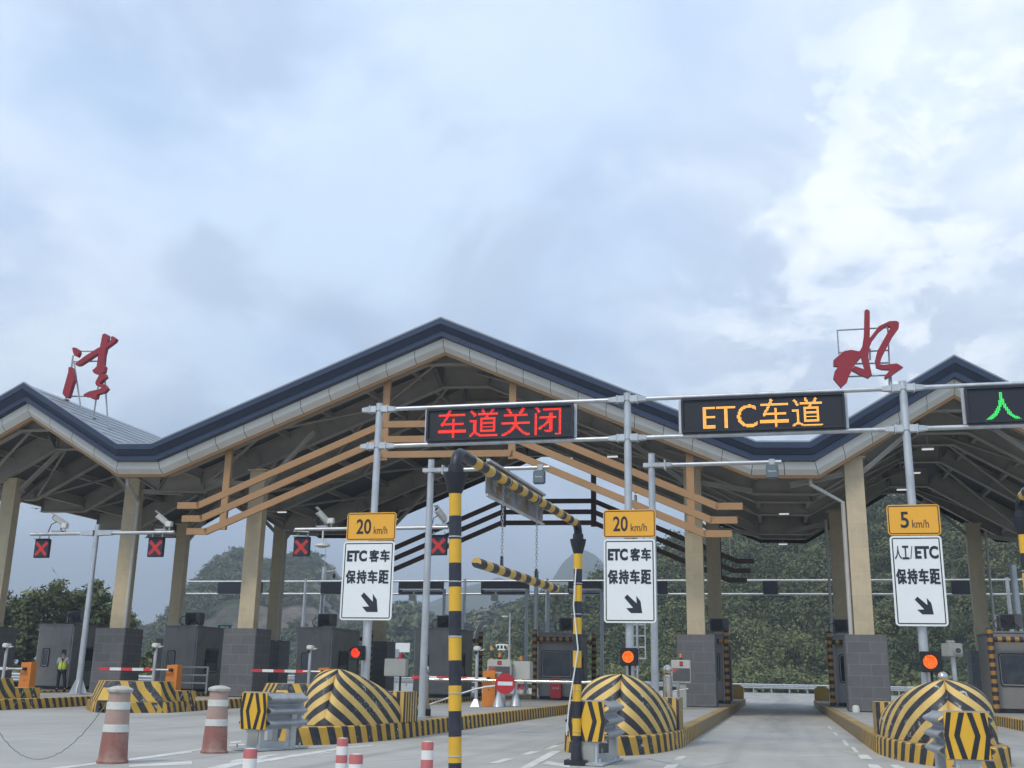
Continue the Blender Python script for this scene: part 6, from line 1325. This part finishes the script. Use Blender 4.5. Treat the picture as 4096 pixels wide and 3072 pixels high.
for side, wr in ((-1, 17), (1, 20)):           # fingers and thumb rooted in each palm
    w = Vector(B[wr]); pd = Vector((-side*.75, .15, -.45)).normalized(); palm = w + pd*.06; B.append(tuple(palm)); Rd.append((.034, .018)); ip = len(B)-1; E_.append((wr, ip)); lat = pd.cross(Vector((0, 1, 0))).normalized()
    for k, (o_, ln) in enumerate(((-.028, .062), (-.010, .075), (.009, .070), (.027, .055))):
        a = palm + lat*o_ + pd*.045; b = a + pd*ln*.55; c = b + (pd*.6+Vector((0, -.7, 0))).normalized()*ln*.45
        i = len(B); B += [tuple(a), tuple(b), tuple(c)]; Rd += [.009, .0085, .007]; E_ += [(ip, i), (i, i+1), (i+1, i+2)]
    a = palm - lat*.036 + pd*.0; b = a - lat*.025 + pd*.03; i = len(B); B += [tuple(a), tuple(b)]; Rd += [.011, .009]; E_ += [(ip, i), (i, i+1)]
body = skin_mesh('body', B, E_, Rd, M['skin'], pr)
f = MB(); f.lathe([(.004, -.028), (.016, -.012), (.018, 0), (.010, .022), (.003, .03)], 8, (0, -.112, 1.645))
for s in (-1, 1): f.tube([(s*.100, -.02, 1.62), (s*.106, -.015, 1.65), (s*.100, -.01, 1.68)], [.008, .014, .008], 6)
f.build('nose_and_ears', M['skin'], None, smooth=True).parent = pr
e = MB()
for s in (-1, 1): e.lathe([(.002, -.012), (.012, 0), (.002, .012)], 8, (s*.034, -.104, 1.672))
e.build('eyes', M['hair'], None, smooth=True).parent = pr; e = MB(); e.bar((-.024, -.106, 1.60), (.024, -.106, 1.60), .01, .007); e.build('mouth', mat('lips', (.28, .10, .09), .6), None).parent = pr
skin_mesh('hair', [(0, .035, 1.62), (0, .018, 1.675), (0, -.02, 1.70)], [(0, 1), (1, 2)], [.078, .094, .082], M['hair'], pr, 1)
skin_mesh('trousers', [(0, 0, .96), (-.10, 0, .86), (-.11, -.01, .50), (-.12, .02, .09), (.10, 0, .86), (.155, -.03, .50), (.215, .03, .09)], [(0,1),(1,2),(2,3),(0,4),(4,5),(5,6)], [(.165,.125), .105, .080, .066, .105, .080, .066], M['trousers'], pr)
skin_mesh('shirt', [(0, 0, .98), (0, .0, 1.22), (0, .01, 1.39), (0, .0, 1.47), (-.185, .01, 1.395), (-.235, .045, 1.18), (.185, .01, 1.395), (.252, .052, 1.19)], [(0,1),(1,2),(2,3),(2,4),(4,5),(2,6),(6,7)], [(.165,.12),(.168,.12),(.14,.10),.068,.078,.068,.078,.068], M['shirt'], pr)
vest = skin_mesh('safety_vest', [(0, -.005, .93), (0, -.005, 1.10), (0, -.003, 1.28), (-.07, .0, 1.425), (.07, .0, 1.425)], [(0,1),(1,2),(2,3),(2,4)], [(.188,.142),(.188,.142),(.184,.140),(.085,.115),(.085,.115)], M['vest'], pr, 1)
z = MB(); z.bar((0, -.146, .86), (0, -.134, 1.30), .022, .01); z.bar((0, -.138, 1.30), (-.05, -.10, 1.47), .03, .012); z.bar((0, -.138, 1.30), (.05, -.10, 1.47), .03, .012); z.build('zip', M['hair'], None).parent = vest
z = MB()
for zz in (1.02,): z.lathe([(.193, zz-.02), (.197, zz), (.193, zz+.02)], 20, (0, 0, 0)); z.v = [(a, b*.76, c) for a, b, c in z.v]
z.build('reflective_tape', mat('silver_tape', (.55, .57, .52), .4), None, smooth=True).parent = vest
for x, y in ((-.125, -.045), (.225, -.03)):
    s = MB(); s.tube([(x, y+.10, .045), (x, y+.02, .05), (x, y-.09, .04), (x, y-.14, .03)], [.04, .048, .046, .03], 10); s.build('shoe', M['rubber'], None, smooth=True).parent = pr

# ================================================================== AIR
hz_ = MB(); hz_.box((0, 1200, 124), (4600, 3000, 256)); ho = hz_.build('haze', M['gap'], None); ho['kind'] = 'stuff'
hm = bpy.data.materials.new('valley_haze'); hm.use_nodes = True; hn = hm.node_tree.nodes; hn.remove(hn['Principled BSDF']); pv = hn.new('ShaderNodeVolumePrincipled'); pv.inputs['Color'].default_value = (.80, .88, .97, 1); pv.inputs['Density'].default_value = .00085; pv.inputs['Anisotropy'].default_value = .2
hm.node_tree.links.new(pv.outputs[0], hn['Material Output'].inputs['Volume']); ho.data.materials.clear(); ho.data.materials.append(hm)
